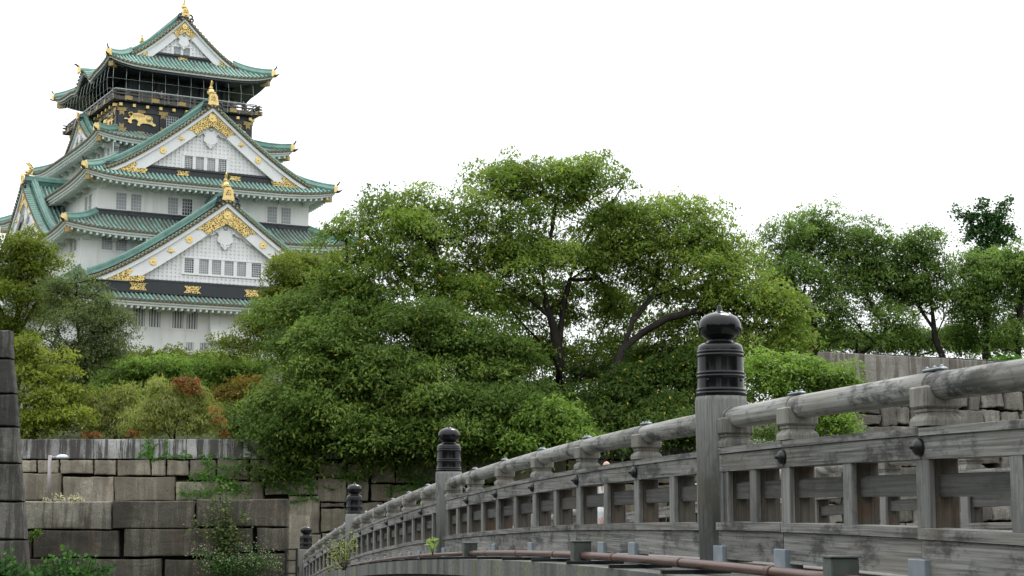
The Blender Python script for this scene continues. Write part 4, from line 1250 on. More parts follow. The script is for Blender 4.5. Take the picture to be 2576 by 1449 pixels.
# upper wall with parapet, running behind the bridge
Yu = 92.0
up = empty("stone_wall", (at(400, 1200, Yu).x, Yu, 0.0))
tag(up, "long granite wall with pale streaked parapet blocks, partly covered in ivy", "wall")
P = frontal(Yu)
m = MB(); cuts = [150, 264, 649, 967, 1350, 1661, 1990, 2330, 2700, 3040, 3400, 3790, 4150, 4520, 4900, 5300]
for i, (a, b) in enumerate(zip(cuts[:-1], cuts[1:])):
    stone(m, px_rect(SPX(a), 1105.6, SPX(b), 1155.0, Yu, 0.0), P, 0.42, [0.6, 0.25, 0.95, 0.8, 0.25, 0.9][i % 6], rough=0.012, inset=0.008, bulge=0.02, bev=0.03)
cur = m.build("parapet_blocks", M['stone_top'], up, up.location)
m = MB()
for a, b, ya, yb, t in ((152, 262, 660, 747, .75), (266, 413, 662, 750, .5), (417, 647, 660, 757, .7), (652, 801, 660, 766, .8), (806, 1031, 660, 770, .6), (1035, 1137, 662, 768, .75), (1141, 1294, 662, 768, .8), (1296, 1480, 660, 800, .1), (1484, 1700, 660, 800, .05), (1704, 1900, 660, 800, .3),
                        (160, 434, 752, 935, .3), (438, 784, 770, 960, .8), (786, 1200, 775, 940, .2), (1200, 1500, 805, 940, .7), (1505, 1800, 805, 940, .5), (1805, 2170, 800, 900, .55),
                        (160, 500, 940, 1100, .5), (505, 900, 965, 1100, .4), (905, 1300, 945, 1100, .5), (1305, 1640, 945, 1100, .4), (1645, 1965, 945, 1150, .5)):
    stone(m, px_rect(SPX(a), 912.3 + SPX(ya), SPX(b), 912.3 + SPX(yb), Yu, 0.03), P, 0.42, t, rough=0.07)
z3 = lambda x, y: (737.9 + 0.1852 * x, 1180.6 + 0.1852 * y)
for a, ya, b, yb, t in ((-60, 355, 378, 870, .72), (330, 120, 735, 445, .4), (375, 450, 715, 515, .05), (385, 515, 730, 850, .7), (740, 120, 1030, 430, .45), (1055, 200, 1330, 440, .25), (745, 440, 1220, 640, .4), (1225, 450, 1500, 640, .3), (735, 650, 1300, 900, .4),
                        (-60, 870, 100, 1150, .75), (105, 880, 395, 1200, .6), (400, 860, 720, 1200, .6), (-60, 1155, 100, 1700, .7), (110, 1205, 720, 1700, .5), (-60, 120, 320, 350, .55), (-60, -80, 325, 115, .4), (335, -80, 735, 115, .3), (740, -80, 1050, 115, .4), (1055, -80, 1400, 195, .35), (1335, 200, 1600, 440, .4), (1405, -80, 1800, 195, .4)):
    (xa, y_a), (xb, y_b) = z3(a, ya), z3(b, yb)
    stone(m, px_rect(xa, y_a, xb, y_b, Yu, 0.04), P, 0.42, t, rough=0.10)
x = 1015.0
for ya, yb in ((1156, 1216), (1219, 1262), (1265, 1330), (1333, 1400)):
    xx = x + random.uniform(0, 20)
    while xx < 2000:
        wd = random.uniform(55, 110); stone(m, px_rect(xx, ya, xx + wd - 2, yb, Yu, 0.05), P, 0.42, random.uniform(0.2, 0.7), rough=0.09); xx += wd
m.build("stone_blocks", M['stone_mid'], up, up.location)
c = MB(); c.box((at(52, 1200, Yu).x, Yu + 0.02, -3.2), (at(2000, 1200, Yu).x, Yu + 1.6, at(400, 1108, Yu).z)); c.build("wall_core", M['joint'], up, up.location)

# near corner wall at the left edge, battered
Yn = 62.0
nw = empty("stone_wall", at(20, 1449, Yn)); nw.location.z = -3.0
tag(nw, "tall battered corner of rough stone blocks at the left edge of the picture", "wall")
m = MB(); P = frontal(Yn)
edge = [(832, 35), (905, 38), (992, 47), (1075, 52), (1166, 58), (1262, 66), (1357, 73), (1450, 80), (1530, 88)]
for k in range(len(edge) - 1):
    (ya, xa), (yb, xb) = edge[k], edge[k + 1]
    xm = -70 - 25 * (k % 2)
    q = [at(xm, yb - 1, Yn), at(xb, yb - 1, Yn), at(xa, ya + 1, Yn), at(xm, ya + 1, Yn)]
    stone(m, [(v.x, v.z) for v in q], P, 0.5, [0.45, 0.25, 0.2, 0.75, 0.55, 0.7, 0.3, 0.3][k], rough=0.04)
    q = [at(xm - 160, yb - 1, Yn), at(xm - 2, yb - 1, Yn), at(xm - 2, ya + 1, Yn), at(xm - 160, ya + 1, Yn)]
    stone(m, [(v.x, v.z) for v in q], P, 0.5, 0.4, rough=0.04)
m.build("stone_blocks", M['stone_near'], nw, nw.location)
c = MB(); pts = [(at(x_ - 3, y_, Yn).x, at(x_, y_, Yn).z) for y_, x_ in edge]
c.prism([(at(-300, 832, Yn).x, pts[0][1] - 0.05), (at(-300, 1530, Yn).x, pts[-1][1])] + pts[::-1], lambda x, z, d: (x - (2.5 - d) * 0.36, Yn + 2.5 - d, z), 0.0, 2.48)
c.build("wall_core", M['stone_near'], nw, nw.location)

# wall on the right with parapet
rw = empty("stone_wall", (RWP.x, RWP.y, 0)); rw.rotation_euler = (0, 0, math.atan2(RWU.y, RWU.x))
tag(rw, "right-hand wall of irregular stones topped by a brown-streaked parapet, seen over the handrail", "wall")
P = lambda x, z, d: (x, -d, z)
ztop = RWP.z
m = MB(); x = -0.1
for wd in (2.4, 2.9, 2.7, 2.5, 2.55, 2.75, 3.6, 3.9, 3.1, 2.2, 2.8, 3.3, 2.6, 3.0, 2.7):
    stone(m, [(x, ztop - 1.42), (x + wd, ztop - 1.42), (x + wd, ztop + random.uniform(-.02, .02)), (x, ztop)], P, 0.55, random.uniform(0.3, 0.9), rough=0.015, inset=0.008, bulge=0.03, bev=0.03)
    x += wd
m.build("parapet_blocks", M['stone_right'], rw)
m = MB(); z = ztop - 1.45
while z > -3.5:
    hh = random.uniform(0.75, 1.25); x = -0.1
    while x < 33:
        wd = random.uniform(0.8, 1.9); j = lambda s=0.16: random.uniform(-s, s)
        if random.random() < 0.2:
            stone(m, [(x, z - hh + j()), (x + wd, z - hh + j()), (x + wd + j(), z - hh * .45), (x + j(), z - hh * .4)], P, 0.55, random.random(), rough=0.10, seed_pts=6)
            stone(m, [(x, z - hh * .42), (x + wd, z - hh * .45), (x + wd, z + j(.05)), (x, z + j(.05))], P, 0.55, random.random(), rough=0.08, seed_pts=6)
        else:
            stone(m, [(x + j(), z - hh + j()), (x + wd + j(), z - hh + j()), (x + wd + j(), z + j(.06)), (x + j(), z + j(.06))], P, 0.55, random.random(), rough=0.13, seed_pts=6)
        x += wd
    z -= hh
m.build("stone_blocks", M['stone_field'], rw)
c = MB(); c.box((0.0, 0.02, -3.5), (34, 0.9, ztop - 0.03)); c.build("wall_core", M['joint'], rw)
cb_ = MB(); cb_.tube([(3.6, 0.25, ztop + 0.10), (30, 0.25, ztop + 0.16)], 0.035, 6)
for x in (5.0, 9.0, 13, 17, 21, 25): cb_.box((x - 0.06, 0.2, ztop - 0.05), (x + 0.06, 0.3, ztop + 0.16))
k = cb_.build("black_cable", M['iron']); k.location = rw.location; k.rotation_euler = rw.rotation_euler
tag(k, "thin black cable on small stubs along the top of the right-hand wall", "cable")

# lamp, gate
lp = at(122, 1258, 85.0); lamp = empty("street_lamp", (lp.x, lp.y, 0.0))
tag(lamp, "slim grey-pink street lamp with flat white head behind the low dark wall", "street lamp")
zt = at(122, 1145, 85.0).z
m = MB(); m.smooth = True; m.tube([(0, 0, 0), (0, 0, zt)], 0.095, 12); m.build("pole", M['lamp'], lamp)
m = MB(); m.tube([(0.0, 0, zt - 0.12), (0.5, 0, zt - 0.10)], 0.05, 8); m.build("arm", M['lamp'], lamp)
m = MB(); m.smooth = True
m.lathe([(0.02, -0.16), (0.27, -0.15), (0.30, -0.10), (0.30, -0.06), (0.26, 0.0), (0.15, 0.05), (0.01, 0.06)], 20, (0.62, 0, zt - 0.02))
m.build("lamp_head", M['lampcap'], lamp)
gp_ = at(738, 1440, 66.0); gate = empty("iron_gate", (gp_.x, gp_.y, -3.0))
tag(gate, "narrow dark iron gate frame beside the far end of the bridge", "gate")
m = MB()
for x in (-0.30, 0.12): m.box((x - 0.04, -0.04, 0), (x + 0.04, 0.04, 1.35))
for z in (0.35, 0.85, 1.28): m.box((-0.26, -0.03, z), (0.08, 0.03, z + 0.06))
m.build("frame", M['iron'], gate)
m = MB(); m.tube([(0.2, 0, 0), (0.2, 0, 0.6), (0.26, 0, 0.72), (0.34, 0, 0.72), (0.4, 0, 0.6), (0.4, 0, 0)], 0.035, 8); m.build("hoop", M['iron'], gate)
gpost = MB(); gpost.box((-0.22, 0.3, 0), (0.5, 0.9, 2.6)); gpost.build("stone_post", M['stone_mid'], gate)

# ------------------------------------------------------------------ foliage
def leaf_mesh(name, c, d, nrm, Ls, Ws, tint, mat, parent=None, loc=(0, 0, 0), fold=0.0):
    """many small leaf faces in one mesh: c centres, d along, nrm facing; two triangles folded along the midrib"""
    n = len(c)
    d = d / np.maximum(np.linalg.norm(d, axis=1, keepdims=True), 1e-6)
    s = np.cross(d, nrm); s /= np.maximum(np.linalg.norm(s, axis=1, keepdims=True), 1e-6)
    Ls, Ws = np.broadcast_to(Ls, (n,))[:, None], np.broadcast_to(Ws, (n,))[:, None]
    v = np.empty((n, 4, 3), np.float32)
    v[:, 0] = c - d * Ls * 0.5; v[:, 2] = c + d * Ls * 0.5
    v[:, 1] = c + s * Ws * 0.5 - d * Ls * 0.08; v[:, 3] = c - s * Ws * 0.5 - d * Ls * 0.08
    v -= np.array(loc, np.float32)
    me = bpy.data.meshes.new(name)
    me.vertices.add(n * 4); me.vertices.foreach_set('co', v.reshape(-1))
    me.loops.add(n * 4); me.loops.foreach_set('vertex_index', np.arange(n * 4, dtype=np.int32))
    me.polygons.add(n); me.polygons.foreach_set('loop_start', np.arange(0, n * 4, 4, dtype=np.int32))
    a = me.attributes.new('tint', 'FLOAT', 'FACE'); a.data.foreach_set('value', np.clip(tint, 0, 1).astype(np.float32))
    me.materials.append(mat)
    me.update(calc_edges=True)
    return link(bpy.data.objects.new(name, me), parent)

LEAFN = []
def unit(n):
    v = RNG.normal(size=(n, 3)); return v / np.linalg.norm(v, axis=1, keepdims=True)

def tree(name, label, cat, base, lobes, trunks, mat, leaf=0.26, aspect=0.42, puff=1.0, cover=1.0, bark='bark', group=None, droop=0.5,
         depth=0.8, flat=0.82, tintr=(0.25, 0.75), accent=0.0, r0=0.30, twig=0.022, fill=1.0, shell=(0.45, 1.0), sat=2):
    """lobes: (px, py, rx, ry, Y) measured on the photograph; trunks: lists of (px, py, Y) from the foot upwards"""
    bw = at(*base); top_ = bw.z
    bw.z = min(bw.z, ground_z(bw.x, bw.y) - 0.2)       # the foot stands in the ground
    root = empty(name, (bw.x, bw.y, bw.z))
    tag(root, label, cat, group)
    nodes, par, cnt = [], [], []
    def add(p, parent): nodes.append(np.array(p)); par.append(parent); return len(nodes) - 1
    for tr in trunks:
        prev = -1
        pts = [np.array(at(*q)) for q in tr]
        if nodes and len(tr) and tr[0][0:2] != base[0:2]:
            prev = int(np.argmin([np.sum((q - pts[0]) ** 2) for q in nodes]))
        if not nodes and bw.z < top_ - 0.05: pts.insert(0, np.array(bw))
        for i, p in enumerate(pts):
            if i == 0: prev = add(p, prev); continue
            a = nodes[prev]; L_ = np.linalg.norm(p - a); k = max(1, int(L_ / 1.3))
            for j in range(1, k + 1):
                q = a + (p - a) * j / k
                if j < k: q = q + RNG.normal(size=3) * 0.06 * L_ / k
                prev = add(q, prev)
    puffs, prad, ptint = [], [], []
    ext = list(lobes)
    for (px, py, rx, ry, Y) in lobes:
        for _ in range(sat):
            an = random.uniform(-0.5, 2 * math.pi - 2.6); q = random.uniform(0.28, 0.5); e_ = random.uniform(0.7, 1.02)
            ext.append((px + rx * e_ * math.cos(an), py - ry * e_ * math.sin(an), rx * q, ry * q * 1.1, Y + random.uniform(-0.8, 0.8) * rx * Y / FPX))
    for (px, py, rx, ry, Y) in ext:
        c = np.array(at(px, py, Y)); sx, sz = rx * 0.98 * Y / FPX, ry * 1.08 * Y / FPX; sy = depth * sx
        n = max(3, int(fill * 5.6 * (sx * sz + sx * sy * 0.5) / (puff * puff)))
        u = unit(n); r = RNG.uniform(shell[0], shell[1], (n, 1)) ** 0.7
        pts = c + u * r * np.array([sx, sy, sz])
        for p, uz in zip(pts, u[:, 2]):
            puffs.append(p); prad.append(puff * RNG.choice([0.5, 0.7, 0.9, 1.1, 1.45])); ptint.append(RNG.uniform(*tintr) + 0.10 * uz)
    puffs = np.array(puffs); prad = np.array(prad); ptint = np.array(ptint)
    # branches: each clump is joined to the nearest branch point
    t0 = nodes[0]
    order = np.argsort(np.min(np.linalg.norm(puffs[:, None, :] - np.array(nodes)[None, :, :], axis=2), axis=1))
    leafn = []
    for i in order:
        p = puffs[i]; arr = np.array(nodes)
        dd = np.linalg.norm(arr - p, axis=1) + 0.8 * np.maximum(0, arr[:, 2] - p[2])
        k = int(np.argmin(dd)); a = arr[k]; L_ = np.linalg.norm(p - a); prev = k
        st = max(1, min(5, int(L_ / 0.9)))
        for j in range(1, st + 1):
            t = j / st
            q = a + (p - a) * t + np.array([0, 0, 0.10 * L_ * math.sin(math.pi * t)]) + RNG.normal(size=3) * 0.05 * L_ * (t < 1)
            prev = add(q, prev)
        leafn.append(prev)
    w = np.zeros(len(nodes))
    for k in leafn: w[k] += 1
    for k in range(len(nodes) - 1, 0, -1):
        if par[k] >= 0: w[par[k]] += w[k]
    wr = np.maximum(w, 1); rad = twig + (r0 - twig) * (wr / max(wr.max(), 1)) ** 0.72
    tm = MB(); tm.smooth = True
    kids = {}
    for k, p in enumerate(par): kids.setdefault(p, []).append(k)
    done = set()
    for k in range(len(nodes)):
        if k in done: continue
        chain = [par[k], k] if par[k] >= 0 else [k]
        done.add(k); cur = k
        while cur in kids:
            nx = max(kids[cur], key=lambda q: w[q])
            if nx in done: break
            chain.append(nx); done.add(nx); cur = nx
        if len(chain) < 2: continue
        rr = [rad[q] for q in chain]
        if par[k] >= 0: rr[0] = min(rr[0], rr[1] * 1.1)
        tm.tube([nodes[q] for q in chain], rr, 6 if rr[0] > 0.06 else 4, False)
    tm.build("trunk", M[bark], root, (bw.x, bw.y, bw.z))
    # leaves
    per = np.maximum(6, (cover * 5.2 * prad ** 2 / (leaf * leaf * aspect * 0.5) * 0.62)).astype(int)
    ns = np.maximum(3, per // 16)                       # sprays on the shell of each clump
    si = np.repeat(np.arange(len(puffs)), ns); us = unit(len(si)); us[:, 2] = np.where(us[:, 2] < -0.35, -us[:, 2], us[:, 2])
    sc = puffs[si] + us * (RNG.uniform(0.35, 1.12, (len(si), 1)) ** 0.6) * prad[si][:, None] * np.array([1.0, 1.0, flat])
    nl = RNG.integers(9, 24, len(si))
    sx_ = np.repeat(np.arange(len(si)), nl); idx = si[sx_]; n = len(idx)
    lv = RNG.normal(size=(n, 3)); rl = np.sqrt(lv[:, 0] ** 2 + lv[:, 1] ** 2)
    sp = leaf * RNG.uniform(0.75, 1.5, len(si))[sx_]
    c = sc[sx_] + lv * sp[:, None] * np.array([1.0, 1.0, 0.33]); c[:, 2] -= 0.34 * sp * rl ** 2
    u = us[sx_] * 0.45 + lv * np.array([0.8, 0.8, 0.2]); u /= np.linalg.norm(u, axis=1, keepdims=True)
    ptint = ptint + 0.0
    stint = RNG.normal(size=len(si)) * 0.13
    out = u * np.array([1, 1, 0.5]); d = out * 0.8 + RNG.normal(size=(n, 3)) * 0.55 + np.array([0, 0, -droop])
    nr = u * 0.35 + np.array([0, -0.25, 0.85]) + RNG.normal(size=(n, 3)) * 0.38
    Ls = leaf * RNG.uniform(0.7, 1.3, n)
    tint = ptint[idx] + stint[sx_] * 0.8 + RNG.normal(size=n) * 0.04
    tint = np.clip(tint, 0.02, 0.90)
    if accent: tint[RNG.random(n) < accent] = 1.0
    LEAFN.append((label, n, len(puffs)))
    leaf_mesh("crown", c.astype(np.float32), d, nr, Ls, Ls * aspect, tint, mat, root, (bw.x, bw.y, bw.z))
    return root

# --- the great tree in the middle and its neighbours
tree("broadleaf_tree", "tallest spreading broadleaf tree with dark forked trunks, centre of the picture", "tree", (1395, 1080, 100.0),
     [(1390, 470, 150, 62, 100), (1345, 432, 75, 34, 100), (1430, 428, 70, 34, 100), (1480, 740, 70, 40, 104), (1270, 490, 75, 75, 101), (1500, 500, 80, 75, 99), (1265, 590, 120, 70, 99), (1440, 600, 130, 80, 103), (1590, 590, 100, 75, 100), (1360, 680, 140, 70, 98),
      (1530, 690, 110, 65, 101), (1240, 700, 110, 70, 100), (1180, 790, 120, 65, 97), (1330, 790, 100, 50, 102), (1480, 800, 80, 45, 104), (1420, 890, 90, 45, 103), (1290, 880, 100, 60, 101), (1530, 870, 60, 35, 106), (1560, 800, 50, 35, 106)],
     [[(1395, 1080, 100), (1405, 985, 100), (1408, 900, 100), (1390, 813, 100), (1372, 760, 100), (1366, 690, 100), (1385, 600, 100), (1400, 500, 100)],
      [(1400, 960, 100), (1440, 930, 99), (1495, 905, 98.5), (1502, 888, 98.5)],
      [(1405, 880, 100), (1419, 758, 101), (1434, 704, 101), (1449, 645, 101), (1500, 560, 101)],
      [(1385, 800, 100), (1335, 755, 99), (1285, 733, 98), (1222, 736, 97), (1186, 718, 97), (1138, 704, 97)],
      [(1372, 740, 100), (1320, 660, 100), (1270, 590, 100), (1260, 520, 100)]],
     L['main'], leaf=0.25, puff=1.25, flat=0.70, cover=0.60, accent=0.012, r0=0.40, fill=0.85, shell=(0.3, 1.0))
tree("broadleaf_tree", "rounded broadleaf tree leaning left, between the castle and the tallest tree", "tree", (1180, 1080, 98.0),
     [(965, 560, 85, 55, 98), (1060, 535, 85, 50, 99), (1150, 560, 75, 55, 98), (905, 620, 60, 65, 97), (1010, 620, 110, 65, 96), (1120, 640, 95, 65, 99), (890, 690, 55, 40, 97), (980, 720, 110, 55, 96), (1090, 740, 90, 55, 98)],
     [[(1180, 1080, 98), (1170, 960, 98), (1130, 850, 98), (1080, 760, 98), (1010, 690, 98), (950, 620, 98)], [(1130, 850, 98), (1110, 720, 98), (1080, 600, 98)], [(1050, 730, 98), (990, 670, 97), (900, 660, 97)]],
     L['main'], leaf=0.25, puff=1.25, flat=0.70, cover=0.62, accent=0.01, r0=0.42, fill=0.68, tintr=(0.2, 0.66))
tree("broadleaf_tree", "broad yellow-green tree right of the tallest tree, behind the near black post finial", "tree", (1545, 1080, 99.0),
     [(1690, 560, 85, 60, 100), (1780, 610, 60, 70, 99), (1650, 650, 100, 70, 101), (1760, 700, 100, 60, 98), (1840, 690, 70, 70, 99), (1880, 760, 90, 60, 98), (1940, 820, 60, 65, 98), (1780, 790, 90, 50, 100), (1870, 860, 110, 50, 98), (1640, 760, 60, 40, 102), (1700, 850, 70, 40, 101), (1940, 880, 70, 40, 98), (1880, 920, 70, 35, 97), (1970, 790, 35, 40, 98)],
     [[(1545, 1080, 99), (1530, 962, 99), (1562, 890, 99), (1590, 815, 99), (1625, 770, 99), (1690, 690, 99), (1710, 600, 99)], [(1562, 880, 99), (1620, 835, 99), (1680, 800, 98), (1760, 780, 98), (1860, 760, 98)], [(1590, 800, 99), (1640, 745, 100), (1740, 700, 100)]],
     L['main'], leaf=0.25, puff=1.25, flat=0.70, cover=0.60, accent=0.02, r0=0.30, fill=0.95, tintr=(0.35, 0.8))
tree("broadleaf_tree", "dense dark green tree hanging over the ivy-covered wall left of centre", "tree", (900, 1160, 94.0),
     [(820, 745, 85, 55, 97), (755, 795, 55, 50, 97), (870, 820, 115, 70, 95), (790, 880, 90, 65, 94), (735, 905, 40, 42, 95), (900, 930, 140, 75, 92), (785, 990, 95, 65, 92), (715, 1030, 50, 50, 93), (880, 1050, 125, 65, 91), (735, 1100, 70, 45, 92), (820, 1120, 90, 45, 91), (700, 1150, 45, 26, 92), (740, 1180, 50, 26, 92)],
     [[(900, 1160, 94), (890, 1050, 94), (860, 950, 94), (820, 850, 95), (800, 760, 96)], [(890, 1050, 94), (800, 1010, 93), (700, 980, 93)], [(860, 950, 94), (770, 880, 94), (700, 820, 95)], [(895, 1100, 94), (800, 1090, 92), (720, 1110, 92)]],
     L['front'], leaf=0.25, puff=1.65, flat=0.5, cover=0.95, accent=0.004, r0=0.36, fill=1.1, shell=(0.3, 1.0), tintr=(0.25, 0.8))
tree("broadleaf_tree", "dark green lower tree in front of the forked trunks, above the second post finial", "tree", (1130, 1160, 93.0),
     [(1060, 850, 110, 65, 94), (1180, 880, 110, 65, 94), (1010, 950, 110, 65, 92), (1140, 970, 130, 65, 91), (1270, 960, 90, 60, 93), (1060, 1050, 120, 60, 90), (1210, 1060, 120, 55, 90), (980, 1100, 110, 45, 90), (1290, 1050, 70, 45, 92), (1130, 1115, 110, 40, 90), (1240, 1130, 80, 35, 91), (950, 1150, 60, 30, 91)],
     [[(1130, 1160, 93), (1125, 1060, 93), (1110, 960, 93), (1080, 870, 94)], [(1125, 1060, 93), (1200, 990, 92), (1260, 940, 93)], [(1125, 1090, 93), (1040, 1050, 91), (980, 1080, 91)], [(1110, 1000, 93), (1020, 940, 92)], [(1075, 1078, 88), (1098, 1067, 87.5), (1117, 1064, 87.3), (1125, 1056, 87.3), (1119, 1048, 87.3), (1107, 1046, 87.3)]],
     L['front'], leaf=0.25, puff=1.65, flat=0.5, cover=0.95, accent=0.006, r0=0.34, fill=1.1, shell=(0.3, 1.0), tintr=(0.2, 0.72))
tree("broadleaf_tree", "shaded tree behind the bridge with scattered yellow leaves, left of the near post", "tree", (1640, 1170, 97.0),
     [(1660, 950, 90, 40, 98), (1600, 1020, 90, 45, 97), (1690, 1000, 90, 50, 97), (1760, 930, 80, 55, 97), (1480, 1030, 70, 35, 98), (1620, 1070, 120, 45, 96), (1480, 1090, 70, 40, 96), (1720, 1070, 60, 50, 96), (1700, 900, 60, 40, 101), (1440, 950, 70, 40, 108), (1330, 1010, 60, 40, 104), (1560, 930, 60, 40, 108), (1560, 1120, 60, 25, 91), (1650, 1105, 60, 30, 91), (1720, 1090, 50, 35, 91)],
     [[(1640, 1170, 97), (1640, 1080, 97), (1630, 1000, 97), (1650, 930, 97)], [(1640, 1080, 97), (1560, 1010, 97), (1480, 1000, 97)], [(1635, 1040, 97), (1720, 960, 97)]],
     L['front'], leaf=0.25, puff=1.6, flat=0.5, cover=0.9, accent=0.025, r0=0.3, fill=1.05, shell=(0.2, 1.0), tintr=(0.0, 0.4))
tree("young_tree", "young yellow-green tree just left of the near post, in front of the shaded trees", "tree", (1390, 1180, 88.0),
     [(1380, 1060, 75, 38, 88), (1330, 1090, 40, 30, 88), (1430, 1100, 55, 30, 88), (1370, 1120, 60, 25, 88)],
     [[(1390, 1180, 88), (1385, 1120, 88), (1380, 1060, 88)], [(1385, 1120, 88), (1430, 1095, 88)]],
     L['bright'], leaf=0.26, puff=0.75, cover=0.7, accent=0.01, r0=0.12, fill=1.1, tintr=(0.1, 0.6))
tree("young_tree", "bright yellow-green tree to the right of the near post, below the parapet", "tree", (1990, 1130, 66.0),
     [(1940, 945, 60, 40, 66), (2020, 930, 45, 30, 66), (2010, 960, 80, 50, 66), (2080, 960, 55, 45, 66), (1960, 1010, 80, 45, 66), (2070, 1060, 70, 50, 66), (1950, 1080, 60, 40, 66), (2120, 950, 25, 25, 66), (2120, 1080, 30, 22, 66), (1895, 950, 35, 50, 66), (1900, 1040, 30, 40, 66)],
     [[(1990, 1130, 66), (1985, 1050, 66), (1990, 980, 66), (2010, 910, 66)], [(1985, 1050, 66), (2060, 1000, 66), (2090, 950, 66)]],
     L['bright'], leaf=0.17, puff=0.6, flat=0.6, cover=0.6, r0=0.10, fill=1.0, tintr=(0.15, 0.7), droop=0.3)
# --- beside the castle
tree("broadleaf_tree", "mid-green tree that covers the right foot of the castle", "tree", (720, 980, 118.0),
     [(725, 725, 45, 38, 118), (680, 765, 28, 28, 118), (770, 695, 55, 45, 120), (830, 700, 45, 40, 120), (735, 795, 60, 45, 117), (652, 830, 18, 14, 117), (722, 865, 62, 40, 116), (790, 780, 70, 60, 119), (610, 890, 45, 30, 116)],
     [[(720, 980, 118), (715, 880, 118), (700, 800, 118), (690, 730, 118)], [(715, 880, 118), (640, 840, 118)], [(705, 820, 118), (770, 740, 119)]],
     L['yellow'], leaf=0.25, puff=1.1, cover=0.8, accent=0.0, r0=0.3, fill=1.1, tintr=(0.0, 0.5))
# --- left edge
tree("broadleaf_tree", "tall yellow-green tree at the left edge, in front of the castle's lowest roof", "tree", (40, 1060, 112.0),
     [(20, 620, 60, 40, 112), (80, 640, 55, 35, 112), (-20, 680, 70, 60, 112), (60, 700, 70, 45, 112), (130, 690, 40, 40, 112), (10, 770, 90, 45, 111), (90, 770, 60, 40, 111), (40, 830, 80, 40, 111)],
     [[(40, 1060, 112), (40, 900, 112), (45, 780, 112), (50, 680, 112)], [(40, 850, 112), (100, 750, 112)], [(40, 850, 112), (-20, 740, 112)]],
     L['yellow'], leaf=0.23, puff=0.95, flat=0.6, cover=0.7, sat=3, r0=0.3, fill=0.75, tintr=(0.0, 0.5))
tree("broadleaf_tree", "feathery olive-grey tree with bare twigs in front of the castle's left corner", "tree", (225, 1060, 106.0),
     [(200, 725, 50, 40, 106), (150, 765, 45, 45, 106), (225, 790, 58, 42, 106), (272, 815, 34, 26, 106), (180, 830, 75, 45, 105), (245, 860, 55, 38, 105), (130, 885, 60, 45, 105), (220, 910, 80, 45, 105), (270, 905, 38, 24, 106)],
     [[(225, 1060, 106), (215, 950, 106), (200, 860, 106), (190, 780, 106), (195, 690, 106)], [(205, 880, 106), (260, 800, 106), (290, 770, 106)], [(210, 920, 106), (140, 830, 106)]],
     L['olive'], leaf=0.20, aspect=0.30, puff=0.85, cover=0.5, sat=4, r0=0.24, fill=0.62, twig=0.03, bark='bark', tintr=(0.1, 0.7), shell=(0.3, 1.0))
tree("broadleaf_tree", "yellow-green layered tree beside the left corner wall", "tree", (85, 1110, 98.0),
     [(75, 880, 50, 35, 98), (110, 920, 60, 40, 98), (60, 960, 70, 40, 97), (130, 980, 60, 40, 97), (80, 1030, 80, 40, 96), (150, 1050, 50, 40, 96), (60, 1080, 60, 25, 96)],
     [[(85, 1110, 98), (90, 1020, 98), (95, 950, 98), (85, 880, 98)], [(90, 1020, 98), (140, 980, 98)]],
     L['yellow'], leaf=0.24, aspect=0.36, puff=0.8, cover=0.7, sat=3, r0=0.18, fill=0.75, flat=0.4, tintr=(0.15, 0.7))
# --- belt of small trees before the castle base
def belt(name, label, mat, lobes, Y, foot, leaf=0.24, puff=0.8, cover=0.8, tintr=(0.2, 0.8), r0=0.12, group="small trees below the castle", **k):
    cx = sum(l[0] for l in lobes) / len(lobes)
    return tree(name, label, "tree", (cx, foot, Y), [(*l, Y) for l in lobes], [[(cx, foot, Y), (cx + 5, (foot + lobes[0][1]) / 2, Y), (lobes[0][0], lobes[0][1], Y)]], mat, leaf=leaf, puff=puff, cover=cover, tintr=tintr, r0=r0, group=group, **k)
belt("small_tree", "olive small tree directly under the castle's left barred windows", L['yellow'], [(350, 908, 42, 24), (400, 920, 40, 22), (330, 940, 55, 22), (440, 916, 36, 24)], 138, 965, 0.22, 0.8, 0.5, (0.0, 0.4), sat=3)
belt("small_tree", "olive small tree under the castle's flared stone-drop bay", L['yellow'], [(500, 918, 32, 20), (555, 922, 32, 18), (530, 938, 60, 22), (605, 925, 34, 24)], 136, 965, 0.22, 0.8, 0.5, (0.0, 0.4), sat=3)
belt("small_tree", "rounded fresh green tree left of the rust-coloured shrub, below the castle", L['bright'], [(335, 942, 60, 30), (290, 962, 55, 32), (390, 945, 50, 28), (420, 950, 60, 35), (350, 985, 60, 30), (450, 940, 30, 25)], 124, 1050, 0.22, 0.75, 0.85, (0.0, 0.6))
belt("small_tree", "rounded fresh green tree right of the rust-coloured shrub, below the castle", L['bright'], [(540, 935, 60, 30), (500, 940, 40, 30), (595, 940, 55, 35), (560, 975, 70, 32), (640, 960, 45, 40)], 122, 1050, 0.22, 0.75, 0.85, (0.0, 0.6))
belt("small_tree", "ochre-tinged small tree beside the dark overhanging tree", L['ochre'], [(590, 1000, 45, 32), (630, 985, 35, 35), (610, 1040, 50, 35), (560, 1020, 30, 25)], 112, 1090, 0.2, 0.7, 0.8, (0.0, 0.6))
belt("small_tree", "deep green shrub mass filling the gap above the wall by the overhanging tree", L['front'], [(600, 1075, 50, 30), (560, 1060, 40, 30), (640, 1060, 40, 40)], 108, 1110, 0.2, 0.7, 0.8, (0.2, 0.7))
belt("small_tree", "pale olive tree with hanging narrow leaves above the parapet, centre left", L['pale'], [(430, 1025, 55, 35), (390, 1050, 55, 35), (480, 1035, 45, 40), (440, 1070, 70, 30), (505, 1065, 40, 35), (350, 1075, 50, 25), (400, 985, 20, 18), (495, 990, 16, 20), (450, 985, 14, 18)], 97, 1115, 0.18, 0.45, 0.5, (0.2, 0.85), 0.09, sat=4, fill=0.7, aspect=0.26, droop=1.2, accent=0.02)
